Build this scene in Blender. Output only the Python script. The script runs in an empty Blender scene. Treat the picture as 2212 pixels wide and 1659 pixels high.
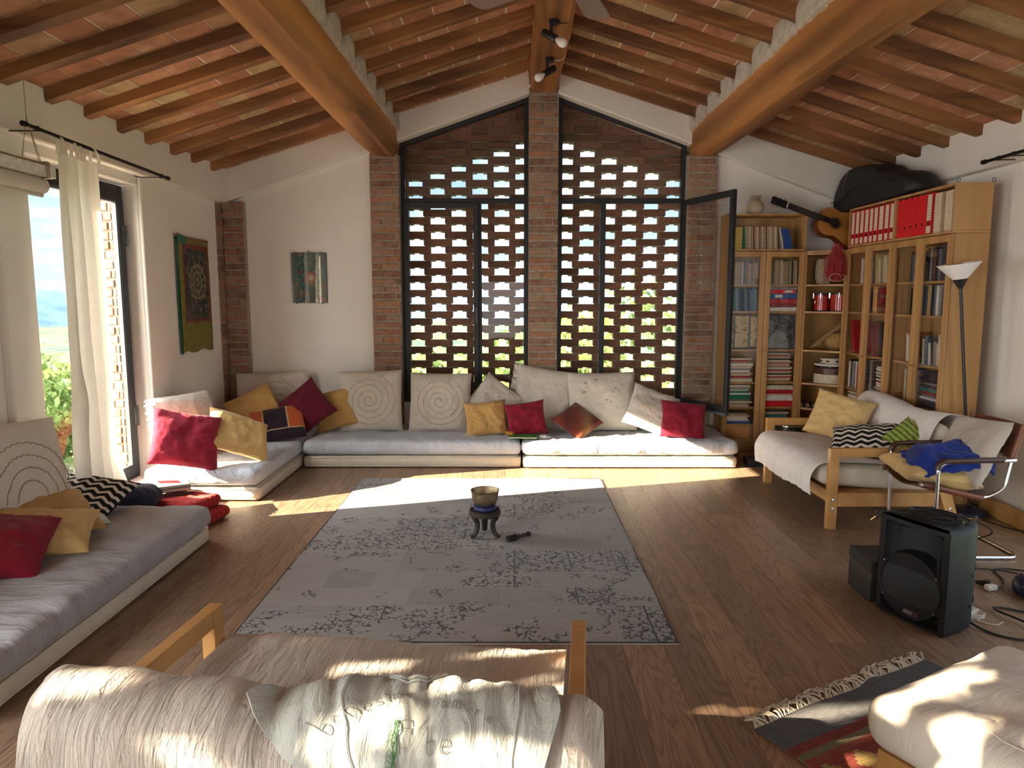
import bpy, bmesh, math, random
from mathutils import Vector, Matrix, Euler, noise
from math import sin, cos, pi, radians, sqrt, atan, atan2, tan, exp
V = Vector
random.seed(7)
SC = bpy.context.scene
COL = SC.collection

# ------------------------------------------------------------------ camera
F_PX, HCAM, PITCH, YAW = 1534.0, 1.55, atan(190 / 1534.0), atan(4 / 1534.0)
cam_d = bpy.data.cameras.new('camera'); cam = bpy.data.objects.new('camera', cam_d); COL.objects.link(cam)
cam_d.sensor_width = 36.0; cam_d.lens = F_PX / 2212 * 36.0; cam_d.clip_start = 0.05; cam_d.clip_end = 20000
cam.location = (0, 0, HCAM); cam.rotation_euler = (pi / 2 - PITCH, 0, YAW)
SC.camera = cam

# ------------------------------------------------------------------ exposure
vs = SC.view_settings
vs.view_transform = 'Standard'; vs.look = 'None'; vs.gamma = 1.0; vs.use_curve_mapping = False
vs.exposure = 0.55
SC.cycles.use_denoising = True
SC.cycles.max_bounces = 12; SC.cycles.diffuse_bounces = 7; SC.cycles.glossy_bounces = 4
SC.cycles.transmission_bounces = 6; SC.cycles.transparent_max_bounces = 24
SC.cycles.sample_clamp_indirect = 12.0; SC.cycles.caustics_reflective = False; SC.cycles.caustics_refractive = False

# ------------------------------------------------------------------ sun (low, from the left and a little behind)
SUN_AZ, SUN_EL = radians(16.6), radians(22.8)
SUN_D = V((cos(SUN_EL) * cos(SUN_AZ), cos(SUN_EL) * sin(SUN_AZ), -sin(SUN_EL)))   # the way the light travels
sun_d = bpy.data.lights.new('sun', 'SUN'); sun = bpy.data.objects.new('sun', sun_d); COL.objects.link(sun)
sun_d.energy = 36.0; sun_d.angle = radians(0.32); sun_d.color = (1.0, 0.80, 0.56)
sun.rotation_euler = SUN_D.to_track_quat('-Z', 'Y').to_euler(); sun.location = (-12, -4, 9)

# ------------------------------------------------------------------ sky: blue, broken cloud, bright round the sun
W = bpy.data.worlds.new('sky'); SC.world = W; W.use_nodes = True
SKY = 0.95
def world():
    nt = W.node_tree; nt.nodes.clear(); N = nt.nodes.new; L = nt.links.new
    out = N('ShaderNodeOutputWorld'); bg = N('ShaderNodeBackground'); L(bg.outputs[0], out.inputs[0])
    tc = N('ShaderNodeTexCoord'); d = tc.outputs['Generated']
    sep = N('ShaderNodeSeparateXYZ'); L(d, sep.inputs[0])
    def math_(op, a, b=None, c=None):
        n = N('ShaderNodeMath'); n.operation = op
        for i, x in enumerate((a, b, c)):
            if x is None: continue
            if isinstance(x, (int, float)): n.inputs[i].default_value = x
            else: L(x, n.inputs[i])
        return n.outputs[0]
    z = math_('MAXIMUM', sep.outputs[2], 0.0)
    ramp = N('ShaderNodeValToRGB'); L(z, ramp.inputs[0])
    e = ramp.color_ramp.elements
    e[0].position = 0.0; e[0].color = (0.72, 0.86, 1.0, 1); e[1].position = 0.6; e[1].color = (0.22, 0.44, 0.82, 1)
    k = e.new(0.14); k.color = (0.47, 0.72, 1.0, 1)
    # clouds on a flat layer overhead
    zz = math_('ADD', z, 0.14)
    cx = math_('DIVIDE', sep.outputs[0], zz); cy = math_('DIVIDE', sep.outputs[1], zz)
    cmb = N('ShaderNodeCombineXYZ'); L(cx, cmb.inputs[0]); L(cy, cmb.inputs[1])
    nz = N('ShaderNodeTexNoise'); nz.inputs['Scale'].default_value = 0.85; nz.inputs['Detail'].default_value = 6; nz.inputs['Roughness'].default_value = 0.55
    L(cmb.outputs[0], nz.inputs['Vector'])
    cr = N('ShaderNodeValToRGB'); L(nz.outputs[0], cr.inputs[0]); c = cr.color_ramp.elements
    c[0].position = 0.43; c[0].color = (0, 0, 0, 1); c[1].position = 0.58; c[1].color = (1, 1, 1, 1)
    mx = N('ShaderNodeMix'); mx.data_type = 'RGBA'; L(cr.outputs[0], mx.inputs[0]); L(ramp.outputs[0], mx.inputs[6])
    nz2 = N('ShaderNodeTexNoise'); nz2.inputs['Scale'].default_value = 2.2; L(cmb.outputs[0], nz2.inputs['Vector'])
    cc = N('ShaderNodeValToRGB'); L(nz2.outputs[0], cc.inputs[0]); c = cc.color_ramp.elements
    c[0].position = 0.35; c[0].color = (0.72, 0.78, 0.86, 1); c[1].position = 0.6; c[1].color = (1.5, 1.5, 1.5, 1)
    L(cc.outputs[0], mx.inputs[7])
    # brightness towards the sun
    dp = N('ShaderNodeVectorMath'); dp.operation = 'DOT_PRODUCT'; L(d, dp.inputs[0]); dp.inputs[1].default_value = (-SUN_D.x * .9, -SUN_D.y * .9 - .30, .52)
    g = math_('MAXIMUM', dp.outputs['Value'], 0.0)
    g = math_('POWER', g, 2.0)
    vm = N('ShaderNodeVectorMath'); vm.operation = 'SCALE'; L(mx.outputs[2], vm.inputs[0]); vm.inputs['Scale'].default_value = SKY
    vg = N('ShaderNodeVectorMath'); vg.operation = 'SCALE'; vg.inputs[0].default_value = (GLOW, GLOW * .975, GLOW * .93); L(g, vg.inputs['Scale'])
    va = N('ShaderNodeVectorMath'); va.operation = 'ADD'; L(vm.outputs[0], va.inputs[0]); L(vg.outputs[0], va.inputs[1])
    L(va.outputs[0], bg.inputs[0]); bg.inputs[1].default_value = 1.0
GLOW = 9.0
world()

# ------------------------------------------------------------------ materials
class Mt:
    def __init__(s, name):
        s.m = bpy.data.materials.new(name); s.m.use_nodes = True; s.nt = s.m.node_tree
        s.b = s.nt.nodes['Principled BSDF']; s.out = s.nt.nodes['Material Output']
    def N(s, t, **kw):
        n = s.nt.nodes.new('ShaderNode' + t)
        for k, v in kw.items():
            if k in n.inputs: s.put(n.inputs[k], v)
            else: setattr(n, k, v)
        return n
    def put(s, sock, v):
        if hasattr(v, 'is_output'): s.nt.links.new(v, sock)
        else: sock.default_value = v
    def math(s, op, a, b=0.0, c=0.0):
        n = s.N('Math', operation=op)
        for i, x in enumerate((a, b, c)): s.put(n.inputs[i], x)
        return n.outputs[0]
    def mix(s, f, a, b, bt='MIX'):
        n = s.N('Mix', data_type='RGBA', blend_type=bt)
        s.put(n.inputs[0], f)
        for i, x in ((6, a), (7, b)): s.put(n.inputs[i], x if hasattr(x, 'is_output') else c4(x))
        return n.outputs[2]
    def ramp(s, f, stops, interp='LINEAR'):
        n = s.N('ValToRGB'); s.put(n.inputs[0], f); cr = n.color_ramp; cr.interpolation = interp
        e = cr.elements
        while len(e) < len(stops): e.new(0.5)
        for k, (p, c) in zip(e, stops): k.position = p; k.color = c4(c)
        return n.outputs[0]
    def coord(s, kind='Object', scale=(1, 1, 1), rot=(0, 0, 0), loc=(0, 0, 0)):
        tc = s.N('TexCoord'); mp = s.N('Mapping')
        s.put(mp.inputs[0], tc.outputs[kind]); mp.inputs['Scale'].default_value = scale; mp.inputs['Rotation'].default_value = rot; mp.inputs['Location'].default_value = loc
        return mp.outputs[0]
    def noise(s, vec, scale, detail=4, rough=.55, dist=0.0):
        n = s.N('TexNoise'); s.put(n.inputs['Vector'], vec)
        for k, v in (('Scale', scale), ('Detail', detail), ('Roughness', rough), ('Distortion', dist)): n.inputs[k].default_value = v
        return n.outputs[0]
    def attr(s, name='rnd'):
        return s.N('Attribute', attribute_name=name).outputs['Fac']
    def bump(s, h, strength=.3, dist=.01, normal=None):
        n = s.N('Bump'); n.inputs['Strength'].default_value = strength; n.inputs['Distance'].default_value = dist; s.put(n.inputs['Height'], h)
        if normal is not None: s.put(n.inputs['Normal'], normal)
        s.put(s.b.inputs['Normal'], n.outputs[0]); return n.outputs[0]
    def fin(s, col=None, rough=.6, metal=0.0, spec=None, sheen=0.0):
        if col is not None: s.put(s.b.inputs['Base Color'], col if hasattr(col, 'is_output') else c4(col))
        s.put(s.b.inputs['Roughness'], rough); s.b.inputs['Metallic'].default_value = metal
        if spec is not None: s.b.inputs['Specular IOR Level'].default_value = spec
        if sheen: s.b.inputs['Sheen Weight'].default_value = sheen
        return s.m
def c4(c): return (c[0], c[1], c[2], 1.0) if not isinstance(c, (int, float)) else (c, c, c, 1.0)
def mulc(c, k): return tuple(x * k for x in c)

def plain(name, col, rough=.5, metal=0.0, var=.12, scale=8, bump=0.0, spec=None):
    t = Mt(name); v = t.coord()
    n = t.noise(v, scale)
    col_ = t.ramp(n, [(.3, mulc(col, 1 - var)), (.7, mulc(col, 1 + var))])
    if bump: t.bump(t.noise(v, scale * 8), bump, .004)
    return t.fin(col_, rough, metal, spec)
def cloth(name, col, wr=.35, weave=900, var=.08, rough=.92, wscale=7, stretch=(1, 1, 1), sheen=.15):
    t = Mt(name); v = t.coord(scale=stretch)
    n1 = t.noise(v, wscale, 5, .6, 1.2)
    n2 = t.noise(t.coord(), weave, 2)
    h = t.math('MULTIPLY_ADD', n2, .06, n1)
    t.bump(h, wr, .03)
    c = t.ramp(n1, [(.25, mulc(col, 1 - var)), (.75, mulc(col, 1 + var))])
    return t.fin(c, rough, 0, .25, sheen)
def wood(name, c1, c2, axis=0, scale=1.0, rough=.45, knots=False, rnd=False, bump=.08):
    t = Mt(name); s = [18 * scale] * 3; s[axis] = 1.3 * scale
    v = t.coord(scale=tuple(s))
    if rnd:
        a = t.N('VectorMath', operation='SCALE'); t.put(a.inputs[0], t.N('Attribute', attribute_name='rnd').outputs['Color']); a.inputs['Scale'].default_value = 37.0
        b = t.N('VectorMath', operation='ADD'); t.put(b.inputs[0], v); t.put(b.inputs[1], a.outputs[0]); v = b.outputs[0]
    g = t.noise(v, 1.0, 8, .62, 1.4)
    w = t.N('TexWave', wave_type='RINGS', rings_direction='XYZ'[axis]); t.put(w.inputs['Vector'], v)
    for k, x in (('Scale', .16), ('Distortion', 9.0), ('Detail', 3.0), ('Detail Scale', .7)): w.inputs[k].default_value = x
    f = t.math('MULTIPLY_ADD', w.outputs['Fac'], .35, t.math('MULTIPLY', g, .75))
    c = t.ramp(f, [(.25, c1), (.75, c2)])
    if rnd:
        k = t.attr(); c = t.mix(1.0, c, t.ramp(k, [(0, (.72,) * 3), (1, (1.22,) * 3)]), 'MULTIPLY')
    if bump: t.bump(f, bump, .01)
    return t.fin(c, rough)

def glass_mat(name, dirt=0.0, refl=1.0, tint=(1, 1, 1)):
    t = Mt(name); t.nt.nodes.remove(t.b)
    tr = t.N('BsdfTransparent'); tr.inputs[0].default_value = c4(tint)
    gl = t.N('BsdfGlossy'); gl.inputs['Roughness'].default_value = .015
    fr = t.N('Fresnel'); fr.inputs['IOR'].default_value = 1.5
    mx = t.N('MixShader'); t.put(mx.inputs[0], t.math('MULTIPLY', fr.outputs[0], refl)); t.put(mx.inputs[1], tr.outputs[0]); t.put(mx.inputs[2], gl.outputs[0])
    o = mx.outputs[0]
    if dirt:
        df = t.N('BsdfTranslucent'); df.inputs[0].default_value = (.8, .82, .85, 1)
        m2 = t.N('MixShader'); n = t.noise(t.coord(), 5, 6, .7)
        t.put(m2.inputs[0], t.math('MULTIPLY', t.math('POWER', n, 2.0), dirt)); t.put(m2.inputs[1], o); t.put(m2.inputs[2], df.outputs[0]); o = m2.outputs[0]
    t.put(t.out.inputs[0], o); return t.m

# ------------------------------------------------------------------ mesh collector
class G:
    def __init__(s): s.v = []; s.f = []; s.mi = []; s.rn = []
    def add(s, vs, fs, m=0, r=None):
        o = len(s.v); s.v.extend(V(p) for p in vs)
        if r is None: r = random.random()
        for f in fs: s.f.append([o + i for i in f]); s.mi.append(m); s.rn.append(r)
        return s
    def bx(s, x0, x1, y0, y1, z0, z1, m=0, M=None, r=None):
        p = [V((x, y, z)) for z in (z0, z1) for y in (y0, y1) for x in (x0, x1)]
        if M is not None: p = [M @ q for q in p]
        return s.add(p, [(0, 2, 3, 1), (4, 5, 7, 6), (0, 1, 5, 4), (2, 6, 7, 3), (0, 4, 6, 2), (1, 3, 7, 5)], m, r)
    def box(s, c, d, m=0, R=None, r=None):
        M = Matrix.Translation(V(c)) @ (R.to_4x4() if R is not None else Matrix.Identity(4))
        return s.bx(-d[0] / 2, d[0] / 2, -d[1] / 2, d[1] / 2, -d[2] / 2, d[2] / 2, m, M, r)
    def prism(s, poly, z0, z1, m=0, M=None, r=None):
        n = len(poly); p = [V((a, b, z)) for z in (z0, z1) for a, b in poly]
        if M is not None: p = [M @ q for q in p]
        fs = [tuple(range(n - 1, -1, -1)), tuple(range(n, 2 * n))] + [(i, (i + 1) % n, n + (i + 1) % n, n + i) for i in range(n)]
        return s.add(p, fs, m, r)
    def tube(s, pts, rad, n=8, m=0, closed=False, caps=True, flat=1.0):
        pts = [V(p) for p in pts]; k = len(pts); vs = []; up = None
        for i, p in enumerate(pts):
            if closed: t = pts[(i + 1) % k] - pts[i - 1]
            else: t = pts[min(i + 1, k - 1)] - pts[max(i - 1, 0)]
            t = t.normalized() if t.length > 1e-9 else V((0, 0, 1))
            if up is None: up = V((0, 0, 1)) if abs(t.z) < .9 else V((1, 0, 0))
            a = t.cross(up); a = a.normalized() if a.length > 1e-6 else t.orthogonal().normalized(); b = a.cross(t); up = b
            r = rad[i] if isinstance(rad, (list, tuple)) else rad
            for j in range(n):
                q = 2 * pi * j / n; vs.append(p + a * (r * cos(q)) + b * (r * flat * sin(q)))
        fs = []
        for i in range(k if closed else k - 1):
            for j in range(n):
                i2 = (i + 1) % k; j2 = (j + 1) % n
                fs.append((i * n + j, i2 * n + j, i2 * n + j2, i * n + j2)[::-1])
        if caps and not closed: fs += [tuple(range(n)), tuple(range((k - 1) * n, k * n))[::-1]]
        return s.add(vs, fs, m)
    def lathe(s, prof, c=(0, 0, 0), n=24, m=0, M=None, caps=True):
        vs = []; k = len(prof)
        for r, z in prof:
            for j in range(n):
                q = 2 * pi * j / n; vs.append(V((r * cos(q), r * sin(q), z)))
        M = M if M is not None else Matrix.Translation(V(c))
        fs = [(i * n + j, i * n + (j + 1) % n, (i + 1) * n + (j + 1) % n, (i + 1) * n + j) for i in range(k - 1) for j in range(n)]
        if caps: fs += [tuple(range(n))[::-1], tuple(range((k - 1) * n, k * n))]
        return s.add([M @ p for p in vs], fs, m)
    def grid(s, fn, nu, nv, m=0, wrap=False, r=None):
        vs = [fn(i / nu, j / nv) for j in range(nv + 1) for i in range(nu + (0 if wrap else 1))]
        w = nu + (0 if wrap else 1)
        fs = [(j * w + i, j * w + (i + 1) % w, (j + 1) * w + (i + 1) % w, (j + 1) * w + i) for j in range(nv) for i in range(nu)]
        return s.add(vs, fs, m, r)
    def sheet(s, fn, nu, nv, th, m=0):
        """a cloth of real thickness th: fn(u,v) is its upper face"""
        P = [[V(fn(i / nu, j / nv)) for i in range(nu + 1)] for j in range(nv + 1)]
        nrm = []
        for j in range(nv + 1):
            row = []
            for i in range(nu + 1):
                a = P[j][min(i + 1, nu)] - P[j][max(i - 1, 0)]; b = P[min(j + 1, nv)][i] - P[max(j - 1, 0)][i]
                c = a.cross(b); row.append(c.normalized() if c.length > 1e-12 else V((0, 0, 1)))
            nrm.append(row)
        w = nu + 1; top = [P[j][i] for j in range(nv + 1) for i in range(w)]; bot = [P[j][i] - nrm[j][i] * th for j in range(nv + 1) for i in range(w)]
        o = len(top); fs = []
        for j in range(nv):
            for i in range(nu):
                q = (j * w + i, j * w + i + 1, (j + 1) * w + i + 1, (j + 1) * w + i)
                fs.append(q); fs.append(tuple(o + k for k in q[::-1]))
        rim = [i for i in range(w)] + [j * w + nu for j in range(1, nv + 1)] + [nv * w + i for i in range(nu - 1, -1, -1)] + [j * w for j in range(nv - 1, 0, -1)]
        for a, b in zip(rim, rim[1:] + rim[:1]): fs.append((b, a, o + a, o + b))
        return s.add(top + bot, fs, m)
    def rbox(s, d, r, n, disp=None, m=0, M=None):
        """rounded box centred at the origin, n = cells along x, y, z"""
        idx = {}; vs = []; fs = []
        def P(a, b, c):
            k = (a, b, c)
            if k not in idx:
                p = V((d[0] * (a / n[0] - .5), d[1] * (b / n[1] - .5), d[2] * (c / n[2] - .5)))
                q = V([max(-d[i] / 2 + r, min(d[i] / 2 - r, p[i])) for i in range(3)])
                e = p - q; nn = e.normalized() if e.length > 1e-9 else V((0, 0, 1))
                if e.length > 1e-9: p = q + nn * r
                if disp is not None: p = p + nn * disp(p, nn)
                idx[k] = len(vs); vs.append(p)
            return idx[k]
        for ax in range(3):
            u, w = [(1, 2), (2, 0), (0, 1)][ax]
            for side in (0, n[ax]):
                for i in range(n[u]):
                    for j in range(n[w]):
                        q = []
                        for a, b in ((i, j), (i + 1, j), (i + 1, j + 1), (i, j + 1)):
                            k = [0, 0, 0]; k[ax] = side; k[u] = a; k[w] = b; q.append(P(*k))
                        fs.append(tuple(q) if side else tuple(q[::-1]))
        if M is not None: vs = [M @ p for p in vs]
        return s.add(vs, fs, m)
    def build(s, name, mats, parent=None, ang=40, loc=None, rot=None, bevel=0.0, sub=0):
        me = bpy.data.meshes.new(name); me.from_pydata([tuple(p) for p in s.v], [], s.f); me.validate()
        for m in (mats if isinstance(mats, (list, tuple)) else [mats]): me.materials.append(m)
        if len(me.polygons) == len(s.f):
            me.polygons.foreach_set('material_index', s.mi)
            a = me.attributes.new('rnd', 'FLOAT', 'FACE'); a.data.foreach_set('value', s.rn)
        me.polygons.foreach_set('use_smooth', [True] * len(me.polygons))
        me.set_sharp_from_angle(angle=radians(ang)); me.update()
        o = bpy.data.objects.new(name, me); COL.objects.link(o)
        if parent is not None: o.parent = parent
        if loc is not None: o.location = loc
        if rot is not None: o.rotation_euler = rot
        if bevel:
            b = o.modifiers.new('bevel', 'BEVEL'); b.width = bevel; b.segments = 2; b.limit_method = 'ANGLE'; b.angle_limit = radians(40); b.harden_normals = False
        if sub:
            b = o.modifiers.new('sub', 'SUBSURF'); b.levels = sub; b.render_levels = sub
        return o

def tag(o, label, cat, group=None, kind=None):
    o['label'] = label; o['category'] = cat
    if group: o['group'] = group
    if kind: o['kind'] = kind
    return o
def thing(name, label, cat, loc=(0, 0, 0), rz=0.0, group=None, rot=None):
    o = bpy.data.objects.new(name, None); COL.objects.link(o); o.empty_display_size = .1
    o.location = loc; o.rotation_euler = rot if rot is not None else (0, 0, rz)
    return tag(o, label, cat, group)
def struct(o): o['kind'] = 'structure'; return o
def clone(root, loc, rz=0.0, label=None, group=None):
    r = root.copy(); COL.objects.link(r); r.location = loc; r.rotation_euler = (0, 0, rz)
    if label: r['label'] = label
    if group: r['group'] = group
    for ch in list(root.children):
        c = ch.copy(); COL.objects.link(c); c.parent = r
        for g in list(ch.children):
            d = g.copy(); COL.objects.link(d); d.parent = c
    return r
def rot3(ax, a): return Matrix.Rotation(a, 3, ax)
def nz(p, s=1.0, seed=0.0): return noise.noise(V((p[0] * s + seed, p[1] * s - seed * .7, p[2] * s + seed * 1.3)))
def fz(p, s=1.0, seed=0.0, o=4): return noise.fractal(V((p[0] * s + seed, p[1] * s - seed * .7, p[2] * s + seed * 1.3)), .9, 2.1, o)
def spline(pts, n=8):
    """smooth path through the points (Catmull-Rom)"""
    P = [V(p) for p in pts]; Q = [P[0] * 2 - P[1]] + P + [P[-1] * 2 - P[-2]]; out = []
    for i in range(1, len(Q) - 2):
        a, b, c, d = Q[i - 1:i + 3]
        for k in range(n):
            t = k / n; out.append(.5 * ((2 * b) + (c - a) * t + (2 * a - 5 * b + 4 * c - d) * t * t + (3 * b - a - 3 * c + d) * t ** 3))
    return out + [P[-1]]
# ------------------------------------------------------------------ shared materials
def plaster(name, col):
    t = Mt(name); v = t.coord()
    n = t.noise(v, 2.2, 4); f = t.noise(v, 85, 4, .6); g = t.noise(v, 24, 3)
    t.bump(t.math('MULTIPLY_ADD', g, .6, f), .35, .006)
    return t.fin(t.ramp(n, [(.3, mulc(col, .95)), (.7, col)]), .93, spec=.2)
M_PLASTER = plaster('white_plaster', (.82, .785, .72))
M_BAND = plaster('rough_white_plaster', (.79, .755, .69))
def brick_mat(name, stops):
    t = Mt(name); v = t.coord(); k = t.attr()
    n = t.noise(v, 30, 6, .7); b = t.noise(v, 6, 4)
    c = t.ramp(k, stops)
    c = t.mix(.75, c, t.ramp(n, [(.3, (.45,) * 3), (.65, (1.25,) * 3)]), 'MULTIPLY')
    c = t.mix(t.math('MULTIPLY', t.ramp(t.noise(v, 13, 6, .7), [(.42, (0,) * 3), (.66, (1,) * 3)]), .62), c, (.33, .275, .21))
    t.bump(n, .5, .012)
    return t.fin(c, .92, spec=.2)
M_BRICK = brick_mat('old_brick', [(0, (.20, .105, .065)), (.35, (.30, .15, .09)), (.7, (.40, .19, .11)), (1, (.34, .24, .15))])
M_BRICKOUT = brick_mat('pale_brick', [(0, (.36, .19, .10)), (.5, (.44, .28, .17)), (1, (.50, .23, .12))])
M_MORTAR = plain('lime_mortar', (.34, .30, .24), .95, var=.25, scale=20, bump=.6)
def tile_mat():
    t = Mt('terracotta_tile'); v = t.coord(); k = t.attr()
    c = t.ramp(k, [(0, (.37, .165, .095)), (.4, (.44, .215, .125)), (.72, (.47, .25, .15)), (.8, (.41, .28, .155)), (1, (.43, .31, .175))])
    n = t.noise(v, 9, 6, .65); c = t.mix(.8, c, t.ramp(n, [(.3, (.6,) * 3), (.7, (1.3,) * 3)]), 'MULTIPLY')
    p = t.noise(v, 3.1, 5); c = t.mix(t.math('MULTIPLY', t.ramp(p, [(.6, (0,) * 3), (.78, (1,) * 3)]), .4), c, (.55, .43, .34))
    t.bump(t.noise(v, 60), .2, .004)
    return t.fin(c, .9, spec=.2)
M_TILE = tile_mat()
M_LIME = plain('white_lime_joint', (.78, .72, .62), .95, bump=.4)
M_BEAM = wood('oak_beam', (.13, .045, .013), (.58, .26, .08), 1, .35, .6, bump=.35)
M_JOIST = wood('chestnut_joist', (.085, .031, .011), (.31, .135, .043), 0, .45, .62, rnd=True, bump=.3)
M_STEEL = plain('dark_painted_steel', (.012, .014, .017), .5, .0, bump=.05)
M_STEELWORN = plain('worn_grey_steel', (.10, .115, .125), .5, .3, var=.3, scale=25, bump=.2)
M_GLASS = glass_mat('window_glass', 0.0, .3)
M_DUSTY = glass_mat('dusty_window_glass', .20, .4)
M_BIRCH = wood('birch_veneer', (.33, .17, .056), (.47, .27, .10), 2, .5, .42, bump=.04)
M_PINE = wood('beech_frame', (.40, .20, .060), (.56, .31, .105), 0, .45, .4, bump=.05)
M_BLACK = plain('black_plastic', (.012, .013, .015), .4, bump=.08)
M_IRON = plain('black_iron', (.012, .012, .014), .5, .5)
M_CHROME = plain('chrome', (.75, .75, .78), .08, 1.0, var=.03)
M_BRASS = plain('brass', (.55, .38, .15), .3, 1.0)

# ------------------------------------------------------------------ floor: oak planks running away from the camera
def floor_mat():
    t = Mt('oak_planks'); k = t.N('Attribute', attribute_name='rnd'); v = t.coord(scale=(9, 1.05, 1))
    a = t.N('VectorMath', operation='SCALE'); t.put(a.inputs[0], k.outputs['Color']); a.inputs['Scale'].default_value = 61.0
    b = t.N('VectorMath', operation='ADD'); t.put(b.inputs[0], v); t.put(b.inputs[1], a.outputs[0]); v = b.outputs[0]
    big = t.noise(v, .8, 2, .5, .4)
    rings = t.math('FRACT', t.math('MULTIPLY', big, 17.0))
    rings = t.ramp(rings, [(0, (0,) * 3), (.45, (1,) * 3), (.75, (.8,) * 3), (1, (0,) * 3)])
    fine = t.noise(t.coord(scale=(160, 6, 1)), 1, 4, .6)
    f = t.math('MULTIPLY_ADD', rings, .42, t.math('MULTIPLY', fine, .58))
    c = t.ramp(f, [(.2, (.185, .118, .076)), (.75, (.355, .245, .163))])
    c = t.mix(1.0, c, t.ramp(k.outputs['Fac'], [(0, (.80, .80, .82)), (1, (1.16, 1.12, 1.08))]), 'MULTIPLY')
    t.bump(f, .10, .004)
    return t.fin(c, t.math('MULTIPLY_ADD', fine, .22, .24), spec=.5)
M_FLOOR = floor_mat()
g = G(); PW = .186; random.seed(11)
x = -3.05
while x < 3.75:
    y = -3.4 + random.random() * -1.6
    while y < 7.4:
        l = random.choice((1.55, 1.9, 2.1, 2.1, 1.2))
        g.bx(x, x + PW - .0016, max(y, -3.4), min(y + l - .0018, 7.5), -.02, 0.0) if y + l > -3.4 else None
        y += l
    x += PW
g.bx(-3.1, 3.8, -3.4, 7.5, -.06, -.006, 1)
struct(g.build('floor', [M_FLOOR, plain('dark_gap', (.03, .02, .014), .9)], ang=30))

# ------------------------------------------------------------------ room shell
XL, XR, YB = -2.87, 3.45, 7.18
RX, RZ, SL = .29, 3.66, .31
def zj(x): return RZ - SL * abs(x - RX)           # underside of the joists
def slab_holes(x0, x1, spans, holes, M, g, ztop=None):
    pass
# left wall, with the garden door and a second door nearer the camera
WO = -3.17                                        # its outer face
g = G(); T = 2.95
g.bx(WO, XL, 5.54, 7.45, 0, T); g.bx(WO, XL, 4.30, 5.54, 2.385, T); g.bx(WO, XL, 4.30, 5.54, -.05, .125)
g.bx(XL - .06, XL, 4.03, 4.30, 0, T); g.bx(WO, XL - .06, 4.03, 4.19, 0, T); g.bx(WO, -3.075, 4.19, 4.43, 0, T); g.bx(-3.075, XL - .06, 4.19, 4.30, 2.385, T); g.bx(-3.075, XL - .06, 4.19, 4.30, 0, .125); g.bx(WO, XL - .04, 1.75, 4.03, 0, T)
g.bx(WO, XL - .04, .15, 1.75, 2.45, T); g.bx(WO, XL - .04, .15, 1.75, -.05, .1); g.bx(WO, XL - .04, -.30, .15, 0, T); g.bx(WO, XL - .04, -1.7, -.30, 2.45, T); g.bx(WO, XL - .04, -1.7, -.30, -.05, .1); g.bx(WO, XL - .04, -3.4, -1.7, 0, T)  # hindmost gap is unseen, added to bring more sky light in
g.bx(XL, XL + .028, 5.54, 5.86, 0, 2.47)
struct(g.build('wall_left', M_PLASTER, ang=25, bevel=.012))
g = G()
g.bx(XR, XR + .3, 4.35, 7.45, 0, T); g.bx(XR, XR + .3, 1.6, 4.35, 2.4, T); g.bx(XR, XR + .3, 1.2, 1.6, 0, T); g.bx(XR, XR + .3, -2.8, 1.2, 2.4, T); g.bx(XR, XR + .3, -3.4, -2.8, 0, T)  # long gap behind the camera is added for extra daylight
struct(g.build('wall_right', M_PLASTER, ang=25, bevel=.01))
# back wall, gable shaped: white panels either side of the two tall windows
g = G()
def gable(x0, x1, z0, y0, y1, m=0):
    xs = sorted({x0, x1} | ({RX} if x0 < RX < x1 else set()))
    p = [(x, z0) for x in (x0, x1)] + [(x, zj(x) + .12) for x in reversed(xs)]
    M_ = Matrix(((1, 0, 0, 0), (0, 0, -1, 0), (0, 1, 0, 0), (0, 0, 0, 1)))
    g.prism(p, -y1, -y0, m, M_)
gable(-3.2, -1.41, -.05, YB, 7.55); gable(1.99, 3.75, -.05, YB, 7.55)
g.bx(-1.41, 1.99, YB + .02, 7.40, -.05, .47)
struct(g.build('wall_back', M_PLASTER, ang=25))
g = G()                                            # behind the camera: unseen open gap, added to let sky light in
g.bx(-3.2, -1.0, -3.4, -3.15, 0, 3.0); g.bx(1.0, 3.75, -3.4, -3.15, 0, 3.0); g.bx(-1.0, 1.0, -3.4, -3.15, -.05, .12)
gable(-3.2, 3.75, 1.9, -3.4, -3.15)
struct(g.build('wall_rear', M_PLASTER, ang=25))

# the plastered ring beam: along both side walls and up the gable
def band_xz(a, b, y0, y1):
    (xa, za), (xb, zb) = a, b
    p = [(xa, za), (xb, zb), (xb, zj(xb) + .10), (xa, zj(xa) + .10)]
    g.prism(p, -y1, -y0, 0, Matrix(((1, 0, 0, 0), (0, 0, -1, 0), (0, 1, 0, 0), (0, 0, 0, 1))))
g = G(); g.bx(XL - .05, -2.80, -3.2, 7.3, 2.455, 2.80)
struct(g.build('trim_1', M_BAND, ang=25, bevel=.015))
g = G(); g.bx(3.38, XR + .05, -3.2, 7.3, 2.455, 2.80)
struct(g.build('trim_2', M_BAND, ang=25, bevel=.015))
g = G(); band_xz((-2.9, 2.44), (.15, 3.485), 7.11, 7.5)
struct(g.build('trim_3', M_BAND, ang=25, bevel=.012))
g = G(); band_xz((.43, 3.485), (3.5, 2.36), 7.11, 7.5)
struct(g.build('trim_4', M_BAND, ang=25, bevel=.012))

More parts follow.
